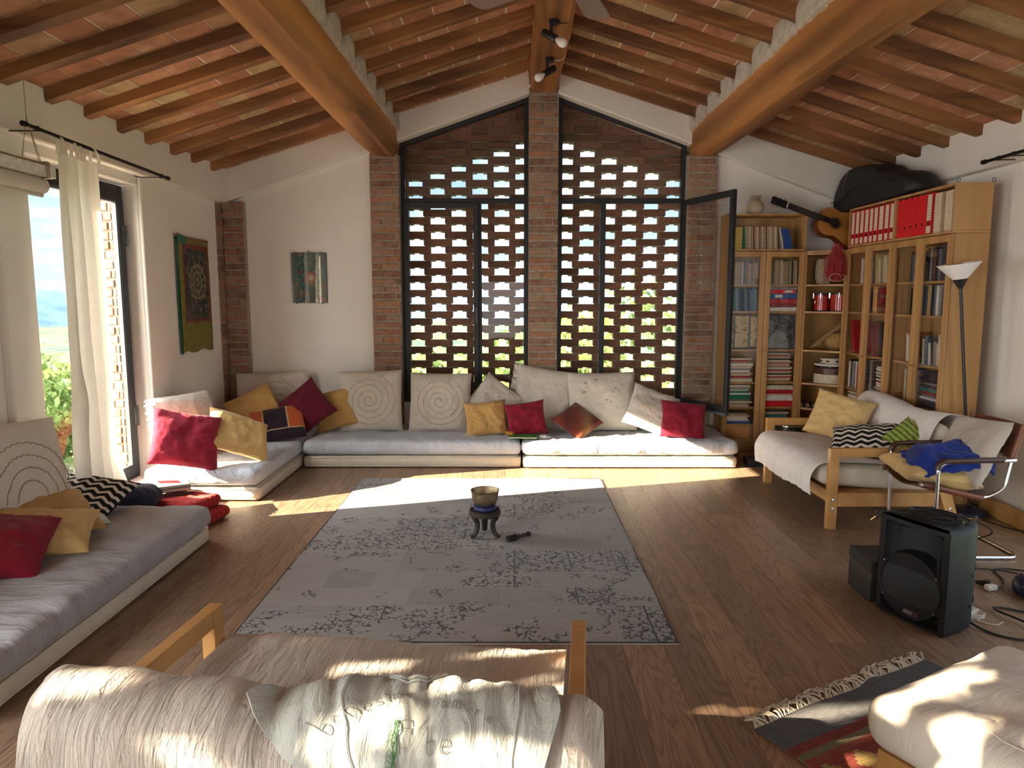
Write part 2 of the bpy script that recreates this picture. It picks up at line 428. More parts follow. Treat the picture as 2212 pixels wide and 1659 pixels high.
# brick piers, every brick a little out of line
def pier(name, x0, x1, y0, y1, z0, z1, m=M_BRICK, seed=0, front='y'):
    random.seed(seed); g = G()
    g.bx(x0, x1, y0 + .012, y1, z0, z1, 1); z = z0; k = 0
    while z < z1 - .02:
        h = .056 + random.uniform(-.004, .004); L_ = (.30 if random.random() < .6 else .17) if k % 2 else random.choice((.30, .30, .14))
        x = x0 - (.06 if k % 2 else 0)
        while x < x1 - .012:
            a, b = max(x, x0 + .003), min(x + L_ - .012, x1 - .003)
            if b - a > .02:
                j = random.uniform(-.009, .009)
                R = Matrix.Translation(V(((a + b) / 2, 0, z + h / 2))) @ Matrix.Rotation(random.uniform(-.018, .018), 4, 'Y')
                g.bx(-(b - a) / 2, (b - a) / 2, y0 + j * .8, y1 - .01, -h / 2, min(h / 2, z1 - z - h / 2), 0, R)
            x += L_
        z += h + .0165; k += 1
    return struct(g.build(name, [m, M_MORTAR], ang=30, bevel=.004))
pier('trim_5', -1.41, -1.125, 7.12, 7.5, 0, 2.92, seed=3)
pier('trim_6', .145, .435, 7.12, 7.5, 0, 3.52, seed=4)
pier('trim_7', 1.70, 1.99, 7.12, 7.5, 0, 2.92, seed=5)
pier('trim_8', -2.86, -2.655, 7.10, 7.3, 0, 2.47, seed=6)
def pier_x(name, x0, x1, y0, y1, z0, z1, m, seed, sgn=1):
    """the same, its showing face turned to +x (or -x)"""
    random.seed(seed); g = G(); g.bx(min(x0, x1), max(x0, x1) , y0, y1, z0, z1, 1); z = z0; k = 0
    while z < z1 - .02:
        h = .056 + random.uniform(-.004, .004); y = y0 - (.1 if k % 2 else 0); 
        while y < y1:
            a, b = max(y, y0 + .002), min(y + .26, y1 - .002)
            if b - a > .02: g.bx(x0 + .01, x1 + random.uniform(.004, .016), a, b - .01, z, min(z + h, z1), 0)
            y += .27
        z += h + .0165; k += 1
    return struct(g.build(name, [m, M_MORTAR], ang=30, bevel=.004))
pier_x('trim_9', -2.9, -2.868, 6.96, 7.12, 0, 2.46, M_BRICK, 7)

# ------------------------------------------------------------------ roof: ridge beam, purlins, joists, tiles
def beam(name, x, z0, w, h, y0, y1, seed, m=M_BEAM, lean=0.0):
    g = G(); n = 70; pr = []
    cs = [(-.5, .5), (-.5, .1), (-.5, -.32), (-.36, -.5), (0, -.5), (.36, -.5), (.5, -.32), (.5, .1), (.5, .5)]
    k = len(cs)
    def fn(u, v):
        y = y0 + (y1 - y0) * v; i = min(int(u * k + 1e-6), k - 1)
        a, b = cs[i]
        d = .030 * nz((a * 3, y * .7, b * 3), 1, seed) + .012 * nz((a * 6, y * 3.1, b * 6), 1, seed + 5)
        return V((x + a * (w + d) + lean * (y - y0), y, z0 + h / 2 + b * (h + d)))
    g.grid(lambda u, v: fn(u, v), k, n, 0, wrap=True)
    o = len(g.v); g.f += [list(range(k))[::-1], list(range(n * k, (n + 1) * k))]; g.mi += [0, 0]; g.rn += [.5, .5]
    return struct(g.build(name, m, ang=50))
beam('trim_10', .29, 3.49, .275, .24, -3.2, 7.22, 1.3)
beam('trim_11', -1.275, 2.90, .28, .275, -3.2, 7.21, 4.7)
beam('trim_12', 1.865, 2.90, .29, .275, -3.2, 7.21, 9.1)
JY_L = [4.055 + .3895 * k for k in range(-19, 9)]
JY_R = [4.96 + .3925 * k for k in range(-21, 7)]
nt_ = 13
def joist(xa, xb, y, seed, name):
    g = G(); n = 26; w, h = .086, .072; cs = [(-.5, 0), (-.5, .98), (.5, .98), (.5, 0), (.36, -.07), (-.36, -.07)]
    nn = V((SL if xa < RX else -SL, 0, 1)).normalized()
    def fn(u, v):
        xx = xa + (xb - xa) * v; a, b = cs[min(int(u * 6 + 1e-6), 5)]
        d = .014 * nz((xx * 1.1, seed * 3.7, 0)) ; e = .012 * nz((xx * 1.7, seed * 1.9, a * 2 + b)); bow = .018 * nz((xx * .55, seed * 7.1, 3))
        p = V((xx, y + a * (w + e) + bow, zj(xx) + .006)); return V((p.x, p.y, p.z + b * h * (1 if b > .5 else 1) + (d * .6 if b < .5 else 0)))
    g.grid(fn, 6, n, 0, wrap=True)
    g.f += [list(range(6)), list(range(n * 6, n * 6 + 6))[::-1]]; g.mi += [0, 0]; g.rn += [.5, .5]
    r = random.random(); g.rn = [r] * len(g.f)
    return struct(g.build(name, M_JOIST, ang=45))
random.seed(21)
for i, y in enumerate(JY_L): joist(-2.86, RX, y, i + 1.0, 'trim_%d' % (nt_ + i))
nt_ += len(JY_L)
for i, y in enumerate(JY_R): joist(3.44, RX, y, i + 61.0, 'trim_%d' % (nt_ + i))
nt_ += len(JY_R)
# tiles laid across the joists, pale lime in the joints
g = G(); random.seed(5)
for sgn, JY in ((-1, JY_L), (1, JY_R)):
    ext = 3.2; cosS = 1 / sqrt(1 + SL * SL)
    for a, b in zip([-3.4] + JY, JY + [7.4]):
        s = random.uniform(-.1, 0)
        while s < ext:
            l = .213
            x0, x1 = RX + sgn * max(s, 0.0), RX + sgn * min(s + l - random.uniform(.008, .015), ext)
            z0, z1 = zj(x0) + .074, zj(x1) + .074; d = random.uniform(-.003, .003); q = random.uniform(-.006, .006)
            g.add([(x0, a, z0 + d), (x1 + q, a, z1 + d), (x1 - q, b, z1 - d), (x0, b, z0 - d), (x0, a, z0 + .02), (x1 + q, a, z1 + .02), (x1 - q, b, z1 + .02), (x0, b, z0 + .02)],
                  [(0, 1, 2, 3), (4, 7, 6, 5), (0, 4, 5, 1), (1, 5, 6, 2), (2, 6, 7, 3), (3, 7, 4, 0)], 0)
            s += l
for sgn in (-1, 1):
    xe = RX + sgn * 3.55
    g.add([(RX, -3.4, zj(RX) + .0795), (xe, -3.4, zj(xe) + .0795), (xe, 7.6, zj(xe) + .0795), (RX, 7.6, zj(RX) + .0795), (RX, -3.4, zj(RX) + .26), (xe, -3.4, zj(xe) + .26), (xe, 7.6, zj(xe) + .26), (RX, 7.6, zj(RX) + .26)],
          [(0, 1, 2, 3), (4, 7, 6, 5), (0, 4, 5, 1), (1, 5, 6, 2), (2, 6, 7, 3), (3, 7, 4, 0)], 1)
struct(g.build('ceiling', [M_TILE, M_LIME], ang=20))
# mortar packed between the joists over the purlins and the ridge
def packing(name, x, w, JY, z0, seed):
    random.seed(seed); g = G()
    for a, b in zip(JY, JY[1:]):
        zt = zj(x) + .076
        g.rbox((w, b - a - .075, zt - z0 + .02), .02, (3, 8, 4), lambda p, n: .010 * nz(p * 14, 1, a), 0, Matrix.Translation(V((x, (a + b) / 2, (zt + z0) / 2))))
        if random.random() < .9: g.rbox((w + .02, .10, .06), .02, (3, 3, 3), lambda p, n: .012 * nz(p * 20, 1, b), 0, Matrix.Translation(V((x, b, z0 + .015))))
    return struct(g.build(name, M_LIMEDUST, ang=50))
M_LIMEDUST = plain('grey_lime_mortar', (.55, .50, .43), .95, var=.2, scale=14, bump=.7)
packing('trim_%d' % nt_, -1.155, .11, JY_L, 3.14, 1); packing('trim_%d' % (nt_ + 1), 1.745, .11, JY_R, 3.14, 2)
packing('trim_%d' % (nt_ + 2), .185, .05, JY_L, 3.62, 3); nt_ += 3
# skirting board along the right wall
g = G(); g.bx(3.375, 3.40, 4.05, 5.02, 0, .125)
struct(g.build('baseboard_right', M_PINE, bevel=.004))
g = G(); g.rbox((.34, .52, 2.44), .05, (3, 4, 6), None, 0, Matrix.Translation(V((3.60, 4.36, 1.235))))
struct(g.build('trim_%d' % nt_, plaster('cool_lit_plaster', (.80, .80, .80)), ang=50))  # cool daylight on this pier is put into its plaster colour
g = G(); g.bx(3.405, 3.8, 3.9, 4.78, 0, .10)
tag(g.build('hearth_slab', plain('grey_stone', (.32, .30, .28), .8, var=.3, scale=20, bump=.5), bevel=.012), 'grey stone hearth slab at the foot of the white pier on the right', 'hearth')

# ------------------------------------------------------------------ windows in the back wall: dark steel frames
YF = 7.24
def frame_poly(g, pts, w, y0, y1, m=0):
    """a mitred frame round the polygon pts (x, z), counter-clockwise, its bars w wide inwards"""
    n = len(pts); P = [V((a, b, 0)) for a, b in pts]; I = []
    for i in range(n):
        a, b, c = P[i - 1], P[i], P[(i + 1) % n]; d1 = (b - a).normalized(); d2 = (c - b).normalized()
        n1 = V((-d1.y, d1.x, 0)); n2 = V((-d2.y, d2.x, 0)); m_ = n1 + n2; I.append(b + m_ * (w / (1 + n1.dot(n2))))
    for i in range(n):
        j = (i + 1) % n
        q = [P[i], P[j], I[j], I[i]]
        vs_ = [(p.x, y0, p.y) for p in q] + [(p.x, y1, p.y) for p in q]
        g.add(vs_, [(0, 1, 2, 3), (7, 6, 5, 4), (0, 4, 5, 1), (1, 5, 6, 2), (2, 6, 7, 3), (3, 7, 4, 0)], m)
    return [(p.x, p.y) for p in I]
def pane(name, pts, y, m, parent, th=.006):
    g = G(); g.prism(pts, 0, th, 0, Matrix(((1, 0, 0, 0), (0, 0, 1, y), (0, 1, 0, 0), (0, 0, 0, 1))))
    return g.build(name, m, parent, ang=20)
def win_root(name):
    o = bpy.data.objects.new(name, None); COL.objects.link(o); o['kind'] = 'structure'; return o
def zs(x): return 3.485 - .343 * (abs(x - RX) - .145)      # sloping head of the glazing
# left window
w1 = win_root('window_1'); x0, x1 = -1.13, .145
g = G(); outer = [(x0, .47), (x1, .47), (x1, zs(x1)), (x0, zs(x0))]
frame_poly(g, outer, .045, YF, YF + .05)
g.bx(x0 + .04, x1 - .04, YF - .004, YF + .05, 2.465, 2.515); g.bx(-.365, -.325, YF, YF + .05, .51, 2.47)
g.build('window_frame', M_STEEL, w1, bevel=.003)
pane('upper_pane', [(x0 + .05, 2.515), (x1 - .05, 2.515), (x1 - .05, zs(x1) - .06), (x0 + .05, zs(x0) - .05)], YF + .02, M_DUSTY, w1)
g = G(); frame_poly(g, [(x0 + .03, .505), (-.355, .505), (-.355, 2.47), (x0 + .03, 2.47)], .05, YF - .03, YF + .02)
for z in (.62, 2.3): g.tube([(x0 + .03, YF - .03, z - .05), (x0 + .03, YF - .03, z + .05)], .011)
c1_ = g.build('casement', M_STEEL, w1, bevel=.003)
pane('pane', [(x0 + .075, .55), (-.40, .55), (-.40, 2.425), (x0 + .075, 2.425)], YF, M_GLASS, c1_)
g = G(); g.bx(-.385, -.365, YF - .055, YF - .03, 1.28, 1.44); g.bx(-.383, -.367, YF - .07, YF - .05, 1.33, 1.37); g.build('window_handle', M_STEELWORN, c1_, bevel=.003)
pane('fixed_pane', [(-.325, .51), (x1 - .04, .51), (x1 - .04, 2.47), (-.325, 2.47)], YF + .03, M_GLASS, w1)
# right window, its casement swung into the room
w2 = win_root('window_2'); x0, x1 = .435, 1.705
g = G(); frame_poly(g, [(x0, .47), (x1, .47), (x1, zs(x1)), (x0, zs(x0))], .045, YF, YF + .05)
g.bx(x0 + .04, x1 - .04, YF - .004, YF + .05, 2.465, 2.515); g.bx(.862, .915, YF - .03, YF + .05, .51, 2.47)
g.build('window_frame', M_STEEL, w2, bevel=.003)
pane('upper_pane', [(x0 + .05, 2.515), (x1 - .05, 2.515), (x1 - .05, zs(x1) - .05), (x0 + .05, zs(x0) - .06)], YF + .02, M_DUSTY, w2)
pane('fixed_pane', [(x0 + .04, .51), (.865, .51), (.865, 2.47), (x0 + .04, 2.47)], YF + .03, M_GLASS, w2)
ang_ = atan2(-.745, .27); LW = .80
Rc = Matrix.Translation(V((1.69, YF - .035, 0))) @ Matrix.Rotation(ang_, 4, 'Z')
g = G(); frame_poly(g, [(0, .475), (LW, .475), (LW, 2.49), (0, 2.49)], .055, -.018, .018); g.v = [Rc @ p for p in g.v]
c2_ = g.build('casement', [M_STEEL], w2, bevel=.003)
c2_['label'] = 'open steel casement swung into the room'
g = G(); g.bx(.05, LW - .05, -.003, .003, .525, 2.44); g.v = [Rc @ p for p in g.v]; g.build('pane', M_GLASS, c2_)
g = G(); g.bx(0, LW, -.035, .02, .455, .48); g.v = [Rc @ p for p in g.v]; g.build('weather_bar', M_STEELWORN, c2_, bevel=.004)

# ------------------------------------------------------------------ openwork brick screen outside the windows
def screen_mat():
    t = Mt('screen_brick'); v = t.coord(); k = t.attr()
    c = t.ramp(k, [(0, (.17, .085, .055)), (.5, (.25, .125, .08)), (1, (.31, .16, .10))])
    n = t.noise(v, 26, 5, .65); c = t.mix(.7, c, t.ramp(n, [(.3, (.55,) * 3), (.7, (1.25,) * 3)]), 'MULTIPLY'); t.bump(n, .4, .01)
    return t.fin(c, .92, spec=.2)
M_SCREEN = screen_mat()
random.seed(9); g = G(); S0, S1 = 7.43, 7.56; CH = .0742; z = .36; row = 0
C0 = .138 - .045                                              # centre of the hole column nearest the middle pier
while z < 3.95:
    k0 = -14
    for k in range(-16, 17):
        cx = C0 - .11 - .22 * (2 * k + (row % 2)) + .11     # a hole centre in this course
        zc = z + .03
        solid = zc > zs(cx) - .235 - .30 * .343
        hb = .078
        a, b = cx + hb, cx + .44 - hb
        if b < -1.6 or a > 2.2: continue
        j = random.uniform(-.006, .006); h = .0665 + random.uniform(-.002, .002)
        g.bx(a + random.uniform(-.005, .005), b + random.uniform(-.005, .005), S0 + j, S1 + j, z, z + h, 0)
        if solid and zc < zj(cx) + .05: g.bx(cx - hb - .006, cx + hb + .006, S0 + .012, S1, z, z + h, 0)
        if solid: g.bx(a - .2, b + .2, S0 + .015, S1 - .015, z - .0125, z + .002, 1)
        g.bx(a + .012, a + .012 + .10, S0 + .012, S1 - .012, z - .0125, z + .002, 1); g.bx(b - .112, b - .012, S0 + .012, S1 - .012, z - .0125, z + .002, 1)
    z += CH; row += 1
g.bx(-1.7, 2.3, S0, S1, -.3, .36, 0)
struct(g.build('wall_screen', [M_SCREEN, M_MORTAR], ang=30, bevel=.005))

# ------------------------------------------------------------------ garden door in the left wall
d1 = win_root('door_1'); XD = -2.98; DY0, DY1, DZ0, DZ1 = 4.195, 5.525, .13, 2.375
Mx = Matrix(((0, 0, 1, 0), (1, 0, 0, 0), (0, 1, 0, 0), (0, 0, 0, 1)))         # (y, z, x) drawn as (x, y, z)
def frame_x(g, y0, y1, z0, z1, w, xa, xb, m=0):
    g.bx(xa, xb, y0, y0 + w, z0, z1, m); g.bx(xa, xb, y1 - w, y1, z0, z1, m); g.bx(xa, xb, y0 + w, y1 - w, z0, z0 + w, m); g.bx(xa, xb, y0 + w, y1 - w, z1 - w, z1, m)
g = G(); frame_x(g, DY0, DY1, DZ0, DZ1, .055, XD - .05, XD); g.build('door_frame', M_STEEL, d1, bevel=.003)
g = G(); frame_x(g, DY0 + .012, DY1 - .05, DZ0 + .035, DZ1 - .05, .075, XD - .02, XD + .03); lf = g.build('door_leaf', M_STEEL, d1, bevel=.003)
g = G(); g.bx(XD + .002, XD + .008, DY0 + .08, DY1 - .12, DZ0 + .10, DZ1 - .12); g.build('pane', glass_mat('door_glass', 0.0, .07), lf)
g = G(); frame_x(g, DY0 + .08, DY1 - .12, DZ0 + .105, DZ1 - .12, .014, XD - .01, XD + .02); g.build('glazing_bead', M_STEELWORN, lf)
for z in (.62, 2.0):
    g = G(); g.tube([(XD + .035, DY1 - .045, z - .075), (XD + .035, DY1 - .045, z)], .013); g.tube([(XD + .035, DY1 - .045, z + .004), (XD + .035, DY1 - .045, z + .08)], .013); g.bx(XD, XD + .033, DY1 - .085, DY1 - .03, z - .07, z + .075)
    g.build('hinge', M_STEELWORN, d1)
g = G(); g.bx(XD + .03, XD + .045, DY0 + .045, DY0 + .075, 1.0, 1.22); g.tube([(XD + .04, DY0 + .06, 1.12), (XD + .06, DY0 + .06, 1.12), (XD + .06, DY0 + .16, 1.12)], .009); g.build('door_handle', M_STEELWORN, lf)
pier('trim_%d' % (nt_ + 1), -3.36, -3.055, 5.50, 5.9, -.4, 2.55, M_BRICKOUT, 15); nt_ += 2
g = G(); g.bx(-6.0, -3.18, -4.5, 6.0, -.25, -.06); o = g.build('bounce_slab', plain('pale_bounce_stone', (.55, .51, .44), .9, var=.2, scale=3)); o['kind'] = 'structure'  # unseen pale slab, added to bounce whiter light onto the curtain
# the second, nearer garden door: only its frame
d2 = win_root('door_2'); g = G(); frame_x(g, .15, 1.75, .1, 2.45, .06, XD - .05, XD); g.build('door_frame', M_STEEL, d2)

# ------------------------------------------------------------------ outdoors
def land_mat():
    t = Mt('valley_fields'); v = t.coord()
    vo = t.N('TexVoronoi', feature='F1'); t.put(vo.inputs['Vector'], t.coord(scale=(.0045, .0016, 1))); vo.inputs['Scale'].default_value = 1.0
    s = t.N('SeparateColor'); t.put(s.inputs[0], vo.outputs['Color'])
    c = t.ramp(s.outputs[0], [(0, (.11, .18, .06)), (.3, (.25, .30, .11)), (.5, (.07, .13, .08)), (.7, (.28, .29, .13)), (1, (.10, .17, .08))])
    n = t.noise(t.coord(scale=(.03, .008, 1)), 1.0, 5); c = t.mix(t.ramp(n, [(.5, (0,) * 3), (.57, (1,) * 3)]), c, (.05, .10, .08))
    return t.fin(c, 1.0, spec=0.0)
g = G()
def land(u, v):
    r = 6 + (v ** 2.4) * 5200; a = radians(-25 + 200 * u)
    x, y = -3 + r * cos(a), 4 + r * sin(a)
    s = min(1.0, max(0.0, (r - 8) / 420)); z = -1.2 - 150 * (s * s * (3 - 2 * s)) - .10 * min(r, 40) + 2.0 * nz((x, y, 0), .012)
    return V((x, y, z))
g.grid(land, 90, 60)
o = g.build('ground_outside', land_mat(), ang=80); o['kind'] = 'structure'
def hill_mat(name, a, b):  # blue of the distant haze is mixed into the hills' base colour
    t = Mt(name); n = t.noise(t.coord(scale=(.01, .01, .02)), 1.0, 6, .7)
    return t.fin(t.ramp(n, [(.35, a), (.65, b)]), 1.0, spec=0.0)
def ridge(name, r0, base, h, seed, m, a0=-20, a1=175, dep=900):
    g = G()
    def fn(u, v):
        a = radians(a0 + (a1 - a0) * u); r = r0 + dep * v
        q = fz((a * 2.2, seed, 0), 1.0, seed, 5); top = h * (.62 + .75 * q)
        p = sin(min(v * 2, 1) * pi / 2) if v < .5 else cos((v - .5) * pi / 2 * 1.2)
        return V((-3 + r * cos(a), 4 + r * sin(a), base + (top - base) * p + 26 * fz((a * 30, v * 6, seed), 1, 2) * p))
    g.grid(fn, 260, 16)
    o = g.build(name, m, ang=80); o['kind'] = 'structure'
ridge('hill_ridge', 4300, -165, 60, 2.3, hill_mat('haze_tinted_woods', (.065, .12, .20), (.105, .175, .26)))
ridge('hill_ridge', 6500, -165, 205, 7.9, hill_mat('haze_tinted_hill', (.14, .22, .35), (.19, .28, .41)))
def leaf_mat(name, a, b):
    t = Mt(name); t.nt.nodes.remove(t.b)
    c = t.ramp(t.attr(), [(0, a), (1, b)])
    d = t.N('BsdfDiffuse'); t.put(d.inputs[0], c); e = t.N('BsdfTranslucent'); t.put(e.inputs[0], c)
    m = t.N('MixShader'); m.inputs[0].default_value = .35; t.put(m.inputs[1], d.outputs[0]); t.put(m.inputs[2], e.outputs[0]); t.put(t.out.inputs[0], m.outputs[0]); return t.m
M_LEAF = [leaf_mat('leaf_green', (.10, .16, .05), (.34, .44, .17)), leaf_mat('leaf_yellow', (.24, .28, .09), (.50, .52, .22)), leaf_mat('leaf_olive', (.12, .17, .08), (.32, .40, .20))]
M_BARK = plain('bark', (.12, .085, .055), .95, var=.3, scale=12, bump=.6)
def leaves(g, c, rad, n, size, seed, flat=.8, keep=None):
    random.seed(seed); c = V(c)
    lobes = [V((random.gauss(0, .45), random.gauss(0, .45), random.gauss(0, .4))) for _ in range(9)]
    i = 0
    while i < n:
        l = random.choice(lobes); d = V((random.gauss(0, 1), random.gauss(0, 1), random.gauss(0, 1))).normalized()
        p = c + (l + d * random.uniform(.28, .5)) * rad; p.z = c.z + (p.z - c.z) * flat
        i += 1
        if keep is not None and not keep(p): continue
        a = V((random.gauss(0, 1), random.gauss(0, 1), random.gauss(0, .6))).normalized(); b = a.orthogonal().normalized(); s = size * random.uniform(.6, 1.3)
        q = Matrix.Rotation(random.uniform(0, 6.28), 3, a) @ b
        w = a.cross(q) * s * .42
        g.add([p - q * s * .6, p + w, p + q * s * .7 , p - w], [(0, 1, 2, 3)], 0, random.random())
def tree(name, c, rad, n, size, m, seed, ground, label, flat=.8):
    t = thing(name, label, 'tree', (c[0], c[1], ground), 0, 'trees below the house')
    g = G(); leaves(g, (0, 0, c[2] - ground), rad, n, size, seed, flat); f = g.build('crown', M_LEAF[m], t, ang=10)
    g = G(); h = c[2] - ground; g.tube(spline([(0, 0, -.2), (.06 * rad, .03, h * .4), (0, .05, h * .8)], 5), [rad * .07 * (1 - .4 * k / 10) for k in range(11)], 8)
    for k in range(5):
        a = k * 1.3; g.tube([(0, 0, h * .55), (cos(a) * rad * .35, sin(a) * rad * .35, h * .95)], [rad * .03, rad * .012], 6)
    g.build('trunk', M_BARK, t)
# trees below the house, where the photograph shows them
for i, (c, rad, n, s, m, lab) in enumerate([
    ((2.75, 12.75, -.75), 1.75, 3000, .15, 1, 'yellow green tree outside, behind the casement swung open'),
    ((6.9, 20.5, -1.0), 3.0, 2800, .24, 1, 'tall yellow tree outside beyond the right end of the brick screen'),
    ((1.3, 20.5, -1.3), 2.5, 2600, .22, 0, 'green tree outside the right window, just right of the middle pier'),
    ((-1.25, 28, -2.3), 3.3, 2600, .30, 0, 'green tree outside the left window beside the middle pier'),
    ((-5.6, 36, -5.1), 4.0, 2400, .38, 1, 'low yellowing tree outside the left window by its left edge'),
    ((8.8, 41, -5.2), 5.0, 2400, .45, 0, 'large green tree far behind the yellow trees outside'),
    ((-13.2, 19.5, -2.1), 2.5, 4200, .22, 0, 'sunlit green tree seen through the garden door'),
    ((-20.5, 27, -3.9), 3.7, 3600, .28, 2, 'grey green olive tree seen through the garden door at the left')]):
    tree('tree', c, rad, n, s, m, 100 + i, c[2] - 3.2 - rad * .4, lab, .85)
# the tree whose gaps let discs of sun fall on the near sofa, the ottoman and the rug
SPOTS = [((.80, 2.50, 0), .030), ((1.08, 2.47, .01), .034), ((1.24, 2.48, .01), .042), ((1.137, 2.186, .01), .03), ((1.04, 1.876, .4), .045), ((1.318, 1.965, .4), .055), ((1.196, 1.749, .4), .06), ((1.469, 2.156, .4), .042), ((1.55, 2.02, .36), .036), ((1.045, 1.652, .4), .045), ((1.215, 2.052, .4), .014),
         ((-.88, 1.364, .76), .052), ((-.85, 1.17, .77), .035), ((-.042, 1.368, .76), .035), ((-.30, 1.22, .77), .05), ((-.10, 1.15, .74), .06), ((-.42, 1.14, .70), .045), ((-.40, 2.02, .43), .045), ((.19, 2.07, .47), .03)]
def keep(p, s=0.0):
    for q, r in SPOTS:
        w = V(q) - p; k = w.dot(SUN_D); 
        if k > 0 and (w - SUN_D * k).length < r * .62 + s * .5: return False
    return True
t = thing('tree', 'leafy tree outside the nearer garden door, shading the sofa', 'tree', (-8.0, -.60, -1.6), 0, 'trees below the house')
g = G(); random.seed(3)
for _ in range(27000):
    p = V((random.uniform(-.45, .45), random.uniform(-2.0, 2.0), random.uniform(3.0, 7.4)))
    P = p + V(t.location)
    s = random.uniform(.04, .08)
    if ((p.y) / 2.0) ** 2 + ((p.z - 5.15) / 2.2) ** 2 > 1 or not keep(P, s): continue
    a = V((random.gauss(1, .35), random.gauss(.3, .35), random.gauss(-.4, .35))).normalized(); b = a.orthogonal().normalized(); q = Matrix.Rotation(random.uniform(0, 6.28), 3, a) @ b; w = a.cross(q)
    g.add([p - q * s, p + w * s * .6, p + q * s, p - w * s * .6], [(0, 1, 2, 3)], 0)
g.build('crown', M_LEAF[0], t, ang=10)
g = G(); g.tube([(0, 0, -1), (.05, .1, 3), (0, 0, 5.5)], [.16, .13, .05], 8); g.build('trunk', M_BARK, t)

# ------------------------------------------------------------------ soft furnishings
M_SHEETB = cloth('pale_blue_sheet', (.52, .575, .65), .85, 500, .04, stretch=(1.4, 1, 1), wscale=6)
M_SHEETG = cloth('grey_jersey_sheet', (.40, .415, .45), .8, 500, .04, stretch=(.7, 3.5, 1), wscale=3)
M_TICK = cloth('cream_ticking', (.66, .61, .50), .3, 700, .05)
M_CREAM = cloth('cream_cotton', (.60, .55, .475), .55, 700, .05, stretch=(1, 1, 1))
M_CREAML = cloth('light_cream_cotton', (.68, .635, .56), .55, 700, .04)
M_MUST = cloth('mustard_cotton', (.50, .305, .105), .5, 700, .08)
M_YEL = cloth('pale_yellow_cotton', (.62, .43, .18), .5, 700, .06)
M_RED = cloth('crimson_cotton', (.215, .007, .023), .45, 700, .1)
M_BURG = cloth('burgundy_cotton', (.105, .006, .018), .45, 700, .1)
M_RASP = cloth('raspberry_cotton', (.29, .016, .042), .45, 700, .1)
M_GREENCL = cloth('pale_green_cotton', (.55, .62, .50), .3)
M_LINEN = cloth('grey_linen', (.50, .45, .39), .3, 350, .10)
M_STITCH = plain('cream_braid', (.46, .39, .30), .95)
M_STITCHD = plain('sewn_cord', (.40, .33, .25), .95)
M_WHITETHROW = cloth('white_cotton_throw', (.78, .76, .74), .4, 600, .03)
M_CREAMTHROW = cloth('cream_crinkle_throw', (.58, .525, .465), .8, 500, .04, stretch=(9, 1.4, 1.4), wscale=5)
def zigzag_mat(name, n=9.0):
    t = Mt(name); s = t.N('SeparateXYZ'); t.put(s.inputs[0], t.coord())
    x = t.math('PINGPONG', t.math('MULTIPLY', s.outputs[0], n), .5)
    y = t.math('FRACT', t.math('ADD', t.math('MULTIPLY', s.outputs[1], n * 1.55), t.math('MULTIPLY', x, 1.05)))
    f = t.ramp(y, [(0, (.012,) * 3), (.58, (.70, .66, .58))], 'CONSTANT')
    z = t.math('GREATER_THAN', s.outputs[2], -.004)
    t.bump(t.noise(t.coord(), 500, 2), .2, .003)
    return t.fin(t.mix(z, (.012,) * 3, f), .92, spec=.2)
M_ZIG = zigzag_mat('black_white_zigzag', 12.0); M_ZIG2 = zigzag_mat('black_white_chevron', 11.0)
def stripes_mat(name, fn):
    t = Mt(name); s = t.N('SeparateXYZ'); t.put(s.inputs[0], t.coord()); c = fn(t, s.outputs[0], s.outputs[1]); t.bump(t.noise(t.coord(), 12, 5, .6, 1), .3, .02); return t.fin(c, .85, spec=.25, sheen=.2)
def orange_black(t, x, y):
    c = t.ramp(t.math('ADD', x, .5), [(0, (.42, .085, .02)), (.372, (.42, .30, .16)), (.386, (.014, .006, .016)), (.585, (.42, .30, .16)), (.60, (.42, .085, .02))], 'CONSTANT')
    lo = t.ramp(t.math('ADD', y, .5), [(0, (.014, .006, .016)), (.395, (.45, .33, .18)), (.41, (1, 1, 1))], 'CONSTANT')
    return t.mix(t.math('LESS_THAN', y, -.09), c, lo)
def rust(t, x, y):
    f = t.math('ADD', t.math('MULTIPLY', x, .72), t.math('MULTIPLY', y, .72))
    return t.ramp(t.math('ADD', f, .5), [(0, (.07, .008, .006)), (.30, (.17, .028, .014)), (.40, (.08, .010, .008)), (.5, (.16, .03, .014)), (.60, (.22, .11, .04)), (.66, (.10, .014, .01)), (.78, (.13, .02, .01)), (.85, (.20, .15, .05))])
M_OB = stripes_mat('orange_black_patchwork', orange_black); M_RUST = stripes_mat('rust_striped_silk', rust)
def knit():
    t = Mt('green_cable_knit'); w = t.N('TexWave', wave_type='BANDS', bands_direction='X'); t.put(w.inputs['Vector'], t.coord()); w.inputs['Scale'].default_value = 9; w.inputs['Distortion'].default_value = 1.5; w.inputs['Detail Scale'].default_value = 3
    w2 = t.N('TexWave', wave_type='BANDS', bands_direction='Y'); t.put(w2.inputs['Vector'], t.coord()); w2.inputs['Scale'].default_value = 22
    h = t.math('MULTIPLY_ADD', w2.outputs['Fac'], .3, w.outputs['Fac']); t.bump(h, .8, .012)
    return t.fin(t.ramp(h, [(.1, (.10, .15, .02)), (.9, (.34, .44, .10))]), .95, spec=.2)
M_KNIT = knit()

